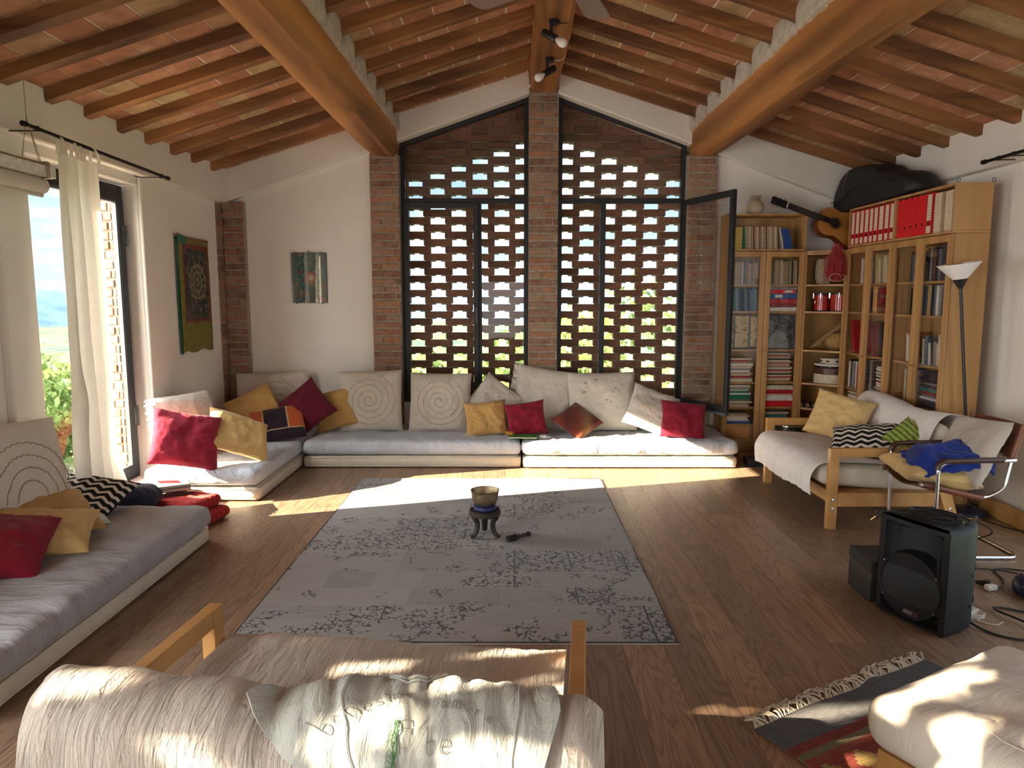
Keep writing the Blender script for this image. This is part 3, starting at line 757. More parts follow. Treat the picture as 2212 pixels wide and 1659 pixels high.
def soft_block(name, d, r, mats, parent=None, wr=.008, seed=0, n=None, label=None, sc=3.0, sag=0.0, ani=(1, 1, 1), loc=(0, 0, 0), piping=None):
    g = G(); n = n or (max(6, int(d[0] / .035)), max(6, int(d[1] / .035)), max(5, int(d[2] / .025)))
    def disp(p, nn):
        q = V((p.x * ani[0], p.y * ani[1], p.z * ani[2]))
        k = wr * fz(q, sc, seed, 4) + wr * .8 * (abs(nz(q, sc * 2.2, seed + 9)) - .3)
        if nn.z > .6 and sag: k += sag * (1 - (2 * p.x / d[0]) ** 2) * (1 - (2 * p.y / d[1]) ** 2)
        if nn.z < -.5: k *= .1
        return k
    g.rbox(d, r, n, disp)
    if piping:
        for z in piping:
            x, y = d[0] / 2 - r * .15, d[1] / 2 - r * .15; c = r * .9; pts = []
            for sx, sy, a in ((1, 1, 0), (-1, 1, 90), (-1, -1, 180), (1, -1, 270)):
                for k in range(5):
                    q = radians(a + k * 22.5); pts.append((sx * (x - c) + c * cos(q), sy * (y - c) + c * sin(q), z))
            g.tube(pts, .0045, 6, closed=True)
    return g.build(name, mats, parent, ang=70, loc=loc)

# --- floor mattresses: a folded futon below, a covered mattress on top
def floor_bed(cx, cy, w, l, lab_low, lab_top, sheet, seed, ani, zt=.245, h1=.105, over=.0, wr=.010, cy_off=0.0):
    t = thing('futon_mattress', lab_low, 'futon', (cx, cy, 0), 0, 'folded futons on the floor')
    soft_block('futon', (w, l, h1), .04, M_TICK, t, .004, seed, loc=(0, 0, h1 / 2 + .002), sc=5, piping=(h1 * .36, -h1 * .36))
    h2 = zt - h1 - .002
    t2 = thing('mattress', lab_top, 'mattress', (cx + over, cy + cy_off, h1 + .009), 0, 'sheeted mattresses on the floor')
    soft_block('fitted_sheet', (w + .002, l + .0, h2 - .005), .05, sheet, t2, wr, seed + 4, loc=(0, 0, h2 / 2), sc=4, ani=ani)
floor_bed(-.925, 6.735, 1.98, .87, 'cream futon on the floor under the pale blue mattress below the left window', 'pale blue mattress along the back wall below the left window', M_SHEETB, 1, (2.2, 1, 1), wr=.014)
floor_bed(1.052, 6.72, 1.945, .87, 'cream futon on the floor under the mattress at the right end of the back wall', 'pale mattress at the right end of the back wall, beside the bookcase', M_SHEETB, 2, (4, .8, 1), wr=.013)
floor_bed(-2.375, 6.20, .88, 1.93, 'cream futon on the floor under the sunlit mattress in the left corner', 'pale blue mattress in the left corner, its near end in the sun', M_SHEETB, 3, (1, 1.8, 1), wr=.013)
floor_bed(-2.40, 3.37, .93, 2.04, 'cream futon on the floor under the grey mattress at the lower left', 'grey jersey covered mattress at the lower left, nearest the camera', M_SHEETG, 4, (.8, 3.2, 1), over=.035, wr=.019, cy_off=-.03)

# --- cushions
GB = 'cushions on the floor mattresses'
def pillow_bm(w, h, t, seed, wr=.02, pinch=.07, n=34, flop=0.0, puff=.42):
    g = G()
    for side in (1, -1):
        def fn(u, v):
            a, b = 2 * u - 1, 2 * v - 1
            ra = max(0.0, 1 - abs(a) ** 2.6); rb = max(0.0, 1 - abs(b) ** 2.6); e = (ra * rb) ** puff
            x = a * w / 2 * (1 - pinch * (1 - b * b) * abs(a) ** 3); y = b * h / 2 * (1 - pinch * (1 - a * a) * abs(b) ** 3)
            z = side * t / 2 * e
            k = fz((a, b, side * .3), 1.6, seed, 4); edge = 1 - e
            z += wr * k * e + wr * .9 * e * edge * abs(nz((a * 5 * (1 if abs(a) > abs(b) else 2), b * 5 * (2 if abs(a) > abs(b) else 1), seed), 1))
            x += .10 * wr * edge * nz((b * 6, seed, a), 1); y += .10 * wr * edge * nz((a * 6, seed + 3, b), 1)
            z += flop * (a * a * .6 + b * abs(b) * .5)
            z += .35 * wr * edge * nz((a * 2.5, b * 2.5, seed + 7), 1)
            return V((x, y, z))
        if side > 0: g.grid(fn, n, n)
        else: g.grid(lambda u, v: fn(1 - u, v), n, n)
    return g
def spiral(g2, r0, turns, fn, rad=.0035, wig=.004):
    pts = []; N_ = int(turns * 70)
    for k in range(N_ + 1):
        a = 2 * pi * turns * k / N_; r = r0 * (.06 + .94 * k / N_) + wig * sin(a * 26)
        pts.append(fn(r * cos(a), r * sin(a)))
    g2.tube(pts, rad, 5)
def cushion(name, lab, c, w, h, t, mats, seed, roll=0, lean=15, yaw=0, group=None, wr=.022, rot=None, deco=None, pinch=.07, flop=0.0, cat='cushion', puff=.42):
    """c = middle of the cushion; it faces the camera side (-y), turned by yaw, leaning back, rolled in its own plane (degrees)"""
    R = Matrix.Rotation(radians(yaw), 3, 'Z') @ Matrix.Rotation(radians(90 - lean), 3, 'X') @ Matrix.Rotation(radians(roll), 3, 'Z') if rot is None else rot
    root = thing(name, lab, cat, c, 0, group, R.to_euler())
    if group == GB:
        lo = min((R @ q).z for q in pillow_bm(w, h, t, seed, wr, pinch, flop=flop, puff=puff).v) + c[2]
        if lo < .222: root.location.z += .222 - lo
    cov = pillow_bm(w, h, t, seed, wr, pinch, flop=flop, puff=puff).build('cover', mats, root, ang=60)
    def surf(x, y):
        a, b = max(-1, min(1, 2 * x / w)), max(-1, min(1, 2 * y / h))
        e = (max(0.0, 1 - abs(a) ** 2.6) * max(0.0, 1 - abs(b) ** 2.6)) ** puff
        k = fz((a, b, .3), 1.6, seed, 4); edge = 1 - e
        z = t / 2 * e + wr * k * e + wr * .9 * e * edge * abs(nz((a * 5 * (1 if abs(a) > abs(b) else 2), b * 5 * (2 if abs(a) > abs(b) else 1), seed), 1)) + flop * (a * a * .6 + b * abs(b) * .5) + .35 * wr * edge * nz((a * 2.5, b * 2.5, seed + 7), 1)
        return V((x, y, z + .001))
    if deco == 'spiral':
        g2 = G(); spiral(g2, min(w, h) * .43, 4.2, surf); g2.build('spiral_braid', M_STITCH, root)
    elif deco == 'arch':
        g2 = G()
        for k in range(4):
            r = min(w, h) * (.47 - .105 * k); cx, cy = w * .10, -h * .20
            g2.tube([surf(cx + (r + .004 * sin(i * 2.1)) * cos(pi * i / 60), cy + (r + .004 * sin(i * 2.1)) * sin(pi * i / 60) * 1.05 - .0) for i in range(61)], .0035, 5)
        g2.build('braid', M_STITCHD, root)
    elif deco == 'braid':
        g2 = G()
        for o_ in (0, .014): g2.tube([surf(-w * .40 + w * .85 * i / 60, h * .12 - h * .42 * (i / 60) ** .7 + .006 * sin(i * 1.7 + o_ * 220) + o_) for i in range(61)], .004, 5)
        g2.build('braid', M_STITCH, root)
    elif deco == 'stain':
        g2 = G(); random.seed(seed)
        for k in range(9):
            x, y = random.uniform(-.2, .2), random.uniform(-.02, .22); r = random.uniform(.006, .022)
            pts = [surf(x + r * cos(q * .785) * random.uniform(.6, 1.6), y + r * .5 * sin(q * .785)) for q in range(8)]
            g2.add(pts, [tuple(range(8))])
        g2.build('stain', plain('rust_stain', (.42, .28, .15), .95), root)['kind'] = 'stuff'
    elif deco == 'ruffle':
        g2 = G(); g2.sheet(lambda u, v: V((-w / 2 + .01 - .05 * v, h * (.5 - u * .9), .028 * sin(u * 46) * v + .012 * sin(u * 19))), 90, 4, .003); g2.build('ruffle', M_CREAM, root)
    elif deco == 'lace':
        g2 = G()
        for k in range(26):
            y = h * (.46 - .92 * k / 25); g2.tube([(-w / 2 - .005 + .012 * sin(k * 2.2), y, -.06), (-w / 2 - .02 + .01 * sin(k), y + .01, 0), (-w / 2 - .002, y - .01, .06)], .006, 5)
        g2.tube([(-w / 2 - .01 + .008 * sin(i * .8), h * (.47 - .94 * i / 60), .05 * sin(i * 1.3)) for i in range(61)], .008, 5)
        g2.build('tied_lacing', M_CREAML, root)
    elif deco == 'seam':
        pass
    return root
# big cream cushions along the back wall, left to right
cushion('cushion', 'wide cream cushion against the back wall beside the brick corner', (-2.40, 6.98, .53), .72, .56, .17, M_CREAM, 1, 3, 14, 0, GB, deco='arch', pinch=.03)
cushion('cushion', 'square cream cushion with stitched spiral, the left of the two with spirals', (-1.40, 6.86, .535), .62, .60, .17, M_CREAM, 2, 2, 14, 0, GB, deco='spiral', pinch=.03)
cushion('cushion', 'square cream cushion with stitched spiral, the right of the two with spirals', (-.72, 6.87, .52), .60, .58, .17, M_CREAM, 3, -1, 14, 0, GB, deco='spiral', pinch=.03)
cushion('cushion', 'cream cushion turned on its corner behind the yellow cushion below the windows', (-.20, 6.90, .51), .46, .44, .14, M_CREAM, 4, -38, 22, 0, GB)
cushion('cushion', 'large cream cushion with a ruffled left edge in front of the middle pier', (.28, 6.95, .53), .58, .60, .15, M_CREAM, 5, -9, 15, -6, GB, deco='ruffle', pinch=.03)
cushion('cushion', 'large cream cushion with rusty stains below the right window', (.86, 6.86, .53), .66, .58, .18, M_CREAM, 6, 1, 17, 0, GB, deco='stain', pinch=.03)
cushion('cushion', 'smaller cream cushion with a wavy braid, next to the crimson cushion at the right end', (1.30, 6.64, .44), .46, .44, .17, M_CREAM, 7, -24, 30, 5, GB, deco='braid')
# the small coloured ones
cushion('cushion', 'mustard cushion below the windows, between cream and crimson ones', (-.265, 6.64, .40), .40, .34, .13, M_MUST, 8, 6, 22, 0, GB, wr=.03)
cushion('cushion', 'crimson cushion beside the mustard one below the middle pier', (.115, 6.60, .395), .385, .34, .13, M_RED, 9, 8, 24, 0, GB, wr=.03, pinch=.1)
cushion('cushion', 'rust striped silk cushion lying on its corner below the right window', (.60, 6.62, .345), .37, .34, .12, M_RUST, 10, -47, 52, 0, GB, wr=.012)
cushion('cushion', 'crimson cushion at the right end of the back wall mattresses', (1.575, 6.52, .405), .42, .36, .14, M_RED, 11, -6, 24, 0, GB)
cushion('cushion', 'mustard cushion in the left corner behind the orange and black one', (-2.42, 6.55, .42), .46, .42, .13, M_MUST, 12, 28, 28, 10, GB)
cushion('cushion', 'orange cushion with black bands in the left corner', (-2.16, 6.40, .36), .47, .40, .10, M_OB, 13, 13, 50, 8, GB, wr=.012, pinch=.02)
cushion('cushion', 'burgundy cushion standing on its corner near the left corner', (-1.96, 6.62, .475), .43, .42, .15, M_BURG, 14, 40, 18, 0, GB, wr=.03)
cushion('cushion', 'mustard cushion behind the burgundy one, against the back wall', (-1.74, 6.80, .44), .42, .40, .13, M_MUST, 15, 16, 20, 0, GB)
# left wall, on the sunlit mattress
cushion('cushion', 'cream cushion with tied lacing against the left wall by the door', (-2.655, 5.66, .53), .56, .48, .24, M_CREAML, 16, 0, 12, 66, GB, deco='lace', pinch=.03)
cushion('cushion', 'raspberry cushion, half sunlit, by the garden door', (-2.47, 5.25, .405), .50, .45, .15, M_RASP, 17, -17, 28, 44, GB, wr=.03)
cushion('cushion', 'pale yellow cushion leaning behind the raspberry one', (-2.20, 5.58, .41), .50, .42, .13, M_YEL, 18, -34, 44, 62, GB)
# lower left mattress
cushion('cushion', 'large cream cushion with braided arches against the left wall, nearest the camera', (-2.735, 3.72, .56), .76, .64, .17, M_CREAML, 19, -4, 14, 78, GB, deco='arch', pinch=.03)
cushion('cushion', 'black and white zigzag cushion on the grey mattress', (-2.62, 4.15, .335), .50, .46, .13, M_ZIG, 20, -22, 70, 18, GB, wr=.01)
cushion('cushion', 'mustard cushion under the zigzag cushion on the grey mattress', (-2.57, 3.76, .36), .50, .42, .13, M_MUST, 21, -12, 70, 62, GB, wr=.03)
cushion('cushion', 'pale yellow cushion between the mustard and the red one at the left edge', (-2.45, 3.54, .345), .50, .40, .12, M_YEL, 22, -24, 72, 46, GB, wr=.035)
cushion('cushion', 'red cushion on the grey mattress at the left edge', (-2.48, 3.27, .365), .46, .42, .14, M_RED, 23, -22, 62, 40, GB, wr=.03)
cushion('cushion', 'yellow cushion just showing at the left edge in front of the red one', (-2.56, 2.90, .33), .38, .34, .11, M_YEL, 24, -20, 66, 40, GB)
cushion('pillow', 'flat pale green pillow under the zigzag cushion', (-2.62, 3.95, .275), .50, .36, .07, M_GREENCL, 25, 0, 84, 35, None, cat='pillow')
# ------------------------------------------------------------------ two wooden futon sofas of one make
def sofa(lab, loc, rz, seed):
    t = thing('futon_sofa', lab, 'sofa', loc, rz, 'wooden framed futon sofas')
    Wd, D = 1.23, .88
    for x0, x1 in ((0, .045), (Wd - .045, Wd)):
        g = G(); g.bx(x0, x1, 0, .062, 0, .55); g.build('front_leg', M_PINE, t, bevel=.003)
        g = G(); g.bx(x0 + .001, x1 - .001, .0622, .735, .492, .55); g.build('armrest', M_PINE, t, bevel=.003)
        g = G(); g.add([(x0, .655, .491), (x1, .655, .491), (x1, .735, .491), (x0, .735, .491), (x0, .825, 0), (x1, .825, 0), (x1, .90, 0), (x0, .90, 0)], [(0, 1, 2, 3), (7, 6, 5, 4), (0, 4, 5, 1), (1, 5, 6, 2), (2, 6, 7, 3), (3, 7, 4, 0)])
        b = g.build('rear_leg', M_PINE, t, bevel=.003)
        xx = x1 + .001 if x0 > .5 else x0 - .001
        for (y, z) in ((.03, .14), (.03, .2), (.815, .14), (.77, .27)):
            g = G(); g.lathe([(.011, 0), (.011, .003), (.007, .004)], n=10, M=Matrix.Translation(V((xx, y, z))) @ Matrix.Rotation(radians(90 if x0 > .5 else -90), 4, 'Y'))
            g.build('bolt', M_CHROME, t)
        g = G(); g.bx(x0 + .006, x1 - .006, .064, .74, .155, .25); g.build('side_rail', M_PINE, t, bevel=.003)
    g = G(); g.bx(.047, Wd - .047, .02, .05, .17, .25); g.build('front_rail', M_PINE, t, bevel=.003)
    g = G(); g.bx(.05, Wd - .05, .05, .80, .235, .25); g.build('seat_base', M_PINE, t)
    g = G(); Rb = Matrix.Translation(V((0, .72, .30))) @ Matrix.Rotation(radians(-17), 4, 'X'); g.bx(.05, Wd - .05, .08, .095, 0, .33, 0, Rb); g.build('back_frame', M_PINE, t, bevel=.003)
    s = soft_block('seat_cushion', (Wd - .13, .79, .15), .06, M_TICK, t, .005, seed, n=(20, 14, 6)); s.location = (Wd / 2, .365, .328); s.rotation_euler = (radians(-4), 0, 0)
    s = soft_block('back_cushion', (Wd - .14, .12, .37), .06, M_TICK, t, .008, seed + 2, n=(20, 6, 12)); s.location = (Wd / 2, .755, .515); s.rotation_euler = (radians(-17), 0, 0)
    return t
SF1 = (V((2.092, 5.83, 0)), -pi / 2)
SF2 = (V((.225, 2.10, 0)), radians(174))
sofa('wooden futon sofa by the bookcases, covered with a white throw', SF1[0], SF1[1], 31)
sofa('wooden futon sofa seen from behind at the bottom of the picture', SF2[0], SF2[1], 41)
def sofa_profile(drop_front, drop_back, off=.012):
    """side view of seat, back and what hangs behind: (y, z)"""
    P = [(-.085, .335 - drop_front), (-.092, .335 - drop_front * .4), (-.088, .36), (-.03, .433), (.1, .442), (.35, .432), (.56, .412), (.62, .44), (.66, .53), (.705, .665), (.74, .73), (.80, .765), (.875, .755), (.935, .705), (.955, .58), (.957, .58 - drop_back * .5), (.96, .58 - drop_back)]
    return spline([(0, y, z) for y, z in P], 6)
def throw(name, lab, M, prof, x0, x1, nu, m, seed, wr, wx, fold=0.0, edge_drop=.0, mod=None):
    """a cloth laid along prof; wrinkles run down the profile"""
    k = len(prof) - 1
    acc = [0.0]
    for a, b in zip(prof, prof[1:]): acc.append(acc[-1] + (b - a).length)
    Lh = acc[-1]
    def at(v):
        s = v * Lh; i = 0
        while i < k - 1 and acc[i + 1] < s: i += 1
        f = (s - acc[i]) / max(1e-6, acc[i + 1] - acc[i]); p = prof[i].lerp(prof[i + 1], f)
        t = (prof[min(i + 2, k)] - prof[max(i - 1, 0)]).normalized(); n = V((0, -t.z, t.y)) if True else None
        return p, V((0, -t.z, t.y)), s
    def fn(u, v):
        x = x0 + (x1 - x0) * u
        p, n, s = at(v)
        q = V((x * wx, s * 1.6, seed))
        d = wr * (fz(q, 1.0, seed, 4) * .7 + abs(nz(V((x * wx * 1.7 + .5 * nz((s * 2, x, 0)), s * 1.1, 0)), 1.0, seed + 3)) * 1.0) + fold * fz((x * 2.2, s * 2.2, seed + 5), 1)
        e = V((x, p.y, p.z)) + n * d
        if mod is not None: e = mod(e, u, v, s, n)
        return e
    g = G(); g.sheet(fn, nu, 90, .004)
    o = g.build(name, m, None, ang=70); o.matrix_world = M
    return o, fn
MS1 = Matrix.Translation(SF1[0]) @ Matrix.Rotation(SF1[1], 4, 'Z'); MS2 = Matrix.Translation(SF2[0]) @ Matrix.Rotation(SF2[1], 4, 'Z')
def mod1(e, u, v, s, n):
    e.x += .010 * nz((s * 2, u * 3, 0), 1, 2); 
    if v < .15: e.z += .05 * nz((u * 3, 0, 1), 1, 5) * (1 - v / .15); e.y -= .03 * abs(nz((u * 7, 0, 1), 1, 8)) * (1 - v / .15)
    if v > .62: e.z += .035 * sin(u * 5.5 + 1) * min(1, (v - .62) * 6); 
    return e
pr1 = [p for p in sofa_profile(.13, .25)]
o, _ = throw('sofa_throw', '', MS1, pr1, .066, 1.164, 70, M_WHITETHROW, 51, .012, 2.0, .010, mod=mod1); tag(o, 'white cotton throw over the futon sofa by the bookcases', 'throw', 'throws over the futon sofas')
# seams woven into the throw
def mod2(e, u, v, s, n):
    k = max(0.0, v - .62) / .38
    e.y += .018 * k * sin(u * 31 + 2 * nz((u * 4, 0, 0), 1, 3)) * .55 + .02 * k * nz((u * 14, s * .8, 0), 1, 6)
    k2 = min(1.0, max(0.0, (v - .50) / .10)); e.x = e.x * k2 + (1 - k2) * (.062 + 1.106 * u)
    k4 = min(1.0, max(0.0, (v - .585) / .10)); e.x -= .10 * k4 * max(0.0, u - .4) / .6
    k3 = max(0.0, 1 - min(u, 1 - u) / .05) * min(1.0, max(0.0, (v - .5) / .12)); e.z -= .05 * k3 * k3; e.y += .02 * k3 * k3 * (v > .62)
    sag = .035 * exp(-((u - .52) / .06) ** 2) * (1 if v > .5 else 0); e.z -= sag
    e.z += .03 * nz((u * 2.2, 0, 4), 1, 9) * min(1, k * 3)
    return e
o, fn2 = throw('sofa_throw', '', MS2, sofa_profile(.10, .52), -.035, 1.185, 150, M_CREAMTHROW, 61, .009, 7.0, .008, mod=mod2); tag(o, 'cream crinkled throw over the sofa seen from behind', 'throw', 'throws over the futon sofas')
g = G()
for v in (.28, .50, .735, .80, .865): 
    for d in (0, .0035): g.tube([fn2(i / 160, v + d) + V((0, .003 if v > .6 else 0, .003 if v < .7 else 0)) for i in range(161)], .0022, 5)
b = g.build('woven_rib', M_CREAML, o, ang=60); o['label'] = 'cream crinkled throw over the sofa seen from behind'
# --- grey T-shirt spread over the back of that sofa; printed words and a sprig
M_SHIRT = cloth('sage_grey_jersey', (.47, .50, .47), .5, 700, .04, stretch=(3, 1, 1), wscale=6)
sh_x0, sh_x1 = .03, .75          # in sofa coordinates (x grows to the left of the picture)
def shirt_fn(u, v):
    # u: picture right -> left, v: from the neck (over the back's top) down behind
    x = .082 + (.47 - .05 * min(1, v / .2)) * u
    vv = .585 + .40 * v
    # sleeves widen the top of the shirt
    k = max(0.0, 1 - abs(v - .135) / .135) ** .7
    x += .15 * k * max(0.0, (u - .72) / .28) - .035 * k * max(0.0, (.2 - u) / .2)
    neck = exp(-((u - .585) / .12) ** 2); vv += .026 * neck * max(0.0, 1 - v * 6)
    vv -= .012 * (1 - neck) * max(0.0, 1 - v * 6)
    uu = (x + .035) / 1.22
    p = fn2(min(1, max(0, uu)), vv); 
    a = fn2(min(1, max(0, uu)), min(1, vv + .01)) - fn2(min(1, max(0, uu)), max(0, vv - .01)); n = V((0, -a.z, a.y)).normalized()
    fold = .022 * abs(nz(((x * 1.0 + .55 * vv) * 9.0, vv * 1.2, 3.0), 1, 12)) + .013 * abs(nz(((x + .7 * vv) * 19.0, vv * 2, 1.0), 1, 17)) + .008 * fz((x * 6, vv * 6, 1), 1, 4)
    return V((x, p.y, p.z)) + n * (.012 + fold)
g = G(); g.sheet(shirt_fn, 120, 80, .003)
shirt = g.build('t_shirt', M_SHIRT, None, ang=70); shirt.matrix_world = MS2
tag(shirt, 'sage grey T-shirt with a green sprig print, spread over the sofa back', 't-shirt')
g = G(); g.tube([shirt_fn(.44 + .29 * i / 40, .006) + V((0, .002, .002)) for i in range(41)], .006, 6); g.tube([shirt_fn(.44 + .29 * i / 40, .02 + .008 * sin(pi * i / 40)) + V((0, .002, .003)) for i in range(41)], .0018, 5); g.build('neckband', M_SHIRT, shirt)
g = G()
for uu in (.13, .80):
    g = G(); g.tube([shirt_fn(uu, .03 + .5 * i / 40) + V((0, .002, .002)) for i in range(41)], .0015, 5)
    g.build('shoulder_seam', M_SHIRT, shirt)
M_INK = plain('grey_ink', (.17, .18, .18), .9); M_SPRIG = plain('leaf_print_green', (.10, .24, .10), .9)
def shirt_out(u, v, d=.004):
    p = shirt_fn(u, v); a = shirt_fn(u + .004, v) - p; b = shirt_fn(u, v + .004) - p; n = a.cross(b)
    n = n.normalized() if n.length > 1e-12 else V((0, 1, 0)); return p + n * d
GL = {'b': [[(0, 1), (0, 0), (.3, -.02), (.45, .2), (.3, .42), (.02, .35)]], 'e': [[(0, .25), (.42, .25), (.36, .45), (.12, .45), (0, .2), (.15, 0), (.4, .06)]], 'n': [[(0, .45), (0, 0), (.02, .3), (.25, .45), (.38, .3), (.38, 0)]],
      's': [[(.36, .4), (.15, .46), (.05, .33), (.3, .16), (.2, 0), (0, .04)]], 't': [[(.18, .75), (.16, .08), (.34, 0)], [(0, .5), (.36, .5)]], 'a': [[(.38, .42), (.12, .45), (0, .2), (.12, 0), (.36, .15), (.38, .45), (.38, .1), (.48, 0)]],
      'r': [[(0, .45), (0, 0), (.02, .28), (.2, .45), (.34, .4)]], 'm': [[(0, .45), (0, 0), (.02, .3), (.16, .45), (.26, .3), (.26, 0), (.28, .3), (.42, .45), (.52, .3), (.52, 0)]], 'o': [[(.2, .46), (0, .24), (.18, 0), (.4, .22), (.22, .46)]]}
g = G()
def word(txt, path, sz):
    n = len(txt)
    for i, ch in enumerate(txt):
        (u0, v0, a) = path(i / max(1, n - 1))
        for st in GL[ch]:
            pts = []
            for (x, y) in spline([(x, y, 0) for x, y in st], 3) and [(p.x, p.y) for p in spline([(x, y, 0) for x, y in st], 3)]:
                X = (x * cos(a) - y * sin(a)) * sz; Y = (x * sin(a) + y * cos(a)) * sz
                pts.append(shirt_out(u0 - X / .47, v0 - Y / .75, .003))
            g.tube(pts, .0008, 5)
for nm, txt, path, sz in (('printed_word', 'benestare', lambda t: (.855 - .265 * t, .215 - .135 * t + .03 * t * t, radians(42 - 24 * t)), .027), ('printed_word', 'amore', lambda t: (.44 - .20 * t, .150 + .03 * t * t, radians(-6 - 10 * t)), .026), ('printed_word', 'be', lambda t: (.485 - .06 * t, .238, radians(10)), .036)):
    g = G(); word(txt, path, sz); g.build(nm, M_INK, shirt)
g = G(); random.seed(4)
for s in range(5):
    u0 = .635 + random.uniform(-.006, .006); ph = random.random() * 6
    g.tube([shirt_out(u0 - .025 * t_ / 20 + .010 * sin(t_ * .9 + ph), .185 + .2 * t_ / 20, .004) for t_ in range(21)], .0010, 4)
for k in range(26):
    v0 = .19 + .2 * k / 26; u0 = .635 - .025 * (v0 - .19) / .2; sg = random.choice((-1, 1))
    g.tube([shirt_out(u0, v0, .004), shirt_out(u0 + sg * .022, v0 - .008, .005), shirt_out(u0 + sg * .030, v0 + .004, .004)], .0009, 4)
g.build('sprig_print', M_SPRIG, shirt)
# laptop on the seat
t = thing('laptop', 'black laptop lying on the seat of the near sofa behind the T-shirt', 'laptop', MS2 @ V((.40, .50, .468)), SF2[1] + radians(-6))
g = G(); g.bx(-.16, .16, -.11, .11, 0, .014); g.build('base', M_BLACK, t, bevel=.004)
g = G(); Rl = Matrix.Translation(V((0, .11, .012))) @ Matrix.Rotation(radians(-40), 4, 'X'); g.bx(-.16, .16, -.004, .004, 0, .2, 0, Rl); lid = g.build('lid', M_BLACK, t, bevel=.003)
g = G(); g.bx(-.148, .148, -.0052, -.0042, .012, .19, 0, Rl); g.build('screen', plain('dark_blue_screen', (.02, .05, .12), .15), lid)

# ------------------------------------------------------------------ ottoman and kilim, bottom right
OA = radians(28.5)
t = thing('kilim', 'striped wool kilim with fringe at the lower right', 'rug', (2.109, 2.033, 0), OA)
# local axes: x along the fringed end, y away; the fringed corner lies at (-.93, .90)
def kilim_mat():
    t = Mt('kilim_wool'); s = t.N('SeparateXYZ'); v = t.coord(); t.put(s.inputs[0], v)
    wob = t.math('MULTIPLY', t.noise(v, 7, 3), .02)
    y = t.math('ADD', s.outputs[1], wob); f = t.math('MULTIPLY_ADD', y, -.5, .5)     # y +1 (fringe) -> 0
    st = [(0, (.125, .125, .13)), (.115, (.24, .06, .045)), (.135, (.21, .18, .10)), (.15, (.32, .085, .06)), (.163, (.30, .07, .055)), (.235, (.24, .06, .045)), (.262, (.21, .18, .10)), (.278, (.30, .07, .055)), (.295, (.36, .27, .17)), (.335, (.46, .22, .09)), (.36, (.18, .16, .11)), (.375, (.38, .29, .19)), (.43, (.26, .13, .07)), (.50, (.30, .07, .055)), (.58, (.36, .27, .17)), (.66, (.10, .12, .145)), (.8, (.30, .07, .055))]
    c = t.ramp(f, st, 'CONSTANT')
    # stepped diamonds in the red band
    px = t.math('PINGPONG', t.math('ADD', s.outputs[0], .03), .155); py = t.math('ABSOLUTE', t.math('SUBTRACT', f, .199))
    st_ = t.math('SNAP', t.math('ABSOLUTE', t.math('SUBTRACT', px, .075)), .014)
    d = t.math('ADD', st_, t.math('MULTIPLY', py, 1.9)); c = t.mix(t.math('LESS_THAN', d, .052), c, (.42, .30, .11))
    n = t.noise(t.coord(scale=(25, 160, 1)), 1, 4); c = t.mix(.85, c, t.ramp(n, [(.25, (.55,) * 3), (.75, (1.35,) * 3)]), 'MULTIPLY')
    w = t.N('TexWave', wave_type='BANDS', bands_direction='Y'); t.put(w.inputs['Vector'], v); w.inputs['Scale'].default_value = 60; w.inputs['Distortion'].default_value = 1
    t.bump(t.math('MULTIPLY_ADD', n, .6, w.outputs['Fac']), .5, .004)
    return t.fin(c, .97, spec=.1)
g = G()
def kf(u, v):
    x, y = -.93 + 1.02 * u, -1.0 + 1.9 * v
    z = .007 + .004 * nz((x * 4, y * 4, 0)) + .022 * exp(-((x + .27 + .15 * (y - .8)) / .055) ** 2) * max(0, (y - .1) / .9)
    return V((x + .012 * nz((y * 3, 0, 0)), y + .014 * nz((x * 4, 0, 5)), z + .004))
g.sheet(kf, 70, 80, .006); g.build('woven_field', kilim_mat(), t, ang=70)
random.seed(12); g = G()
for k in range(92):
    x = -.925 + 1.005 * k / 91; b = kf((x + .93) / 1.02, 1); a = random.uniform(-.9, .9) + (.9 if k % 7 < 3 else -.3); L_ = random.uniform(.05, .085)
    q = [b, b + V((sin(a) * L_ * .4, L_ * .4, .012)), b + V((sin(a) * L_ * .9, L_ * .7, .006)), b + V((sin(a + .8) * L_ * 1.2, L_ * .95, -.004))]
    g.tube(spline(q, 4), .0035, 5)
g.build('fringe', plain('cream_wool', (.62, .55, .44), .95, bump=.3), t)
t = thing('ottoman', 'cream cushioned wooden footstool at the lower right corner', 'footstool', (1.50, 1.78, .016), OA)
def puff(p, nn):
    k = .006 * fz(p, 5, 3)
    if nn.z > .4:
        for bx_, by_ in ((-.16, .12), (.16, .12), (-.16, -.16), (.16, -.16)):
            r2 = (p.x - bx_) ** 2 + (p.y - by_) ** 2; k -= .035 * exp(-r2 / .0035)
            a = atan2(p.y - by_, p.x - bx_); k += .010 * exp(-r2 / .02) * abs(sin(a * 4 + .4))
        k += .045 * (1 - (p.x / .36) ** 2) * (1 - (p.y / .36) ** 2)
    return k
g = G(); g.rbox((.72, .74, .16), .065, (44, 44, 10), puff); cu = g.build('seat_cushion', cloth('cream_seat_cotton', (.70, .65, .57), .35, 600, .03, stretch=(1, 4, 1)), t, ang=75, loc=(0, 0, .315))
g = G()
for k in range(5):
    x = -.27 + .135 * k; g.tube([V((x + .01 * sin(i * .25 + k), -.295 + .59 * i / 40, .0795 + puff(V((x, -.295 + .59 * i / 40, .08)), V((0, 0, 1))))) for i in range(41)], .0018, 5)
g.build('woven_rib', M_CREAML, cu)
g = G()
for sx in (-.30, .30): g.bx(sx - .03, sx + .03, -.33, .33, .17, .235)
for sy in (-.30, .30): g.bx(-.27, .27, sy - .02, sy + .02, .175, .23)
g.build('frame', M_PINE, t, bevel=.003)
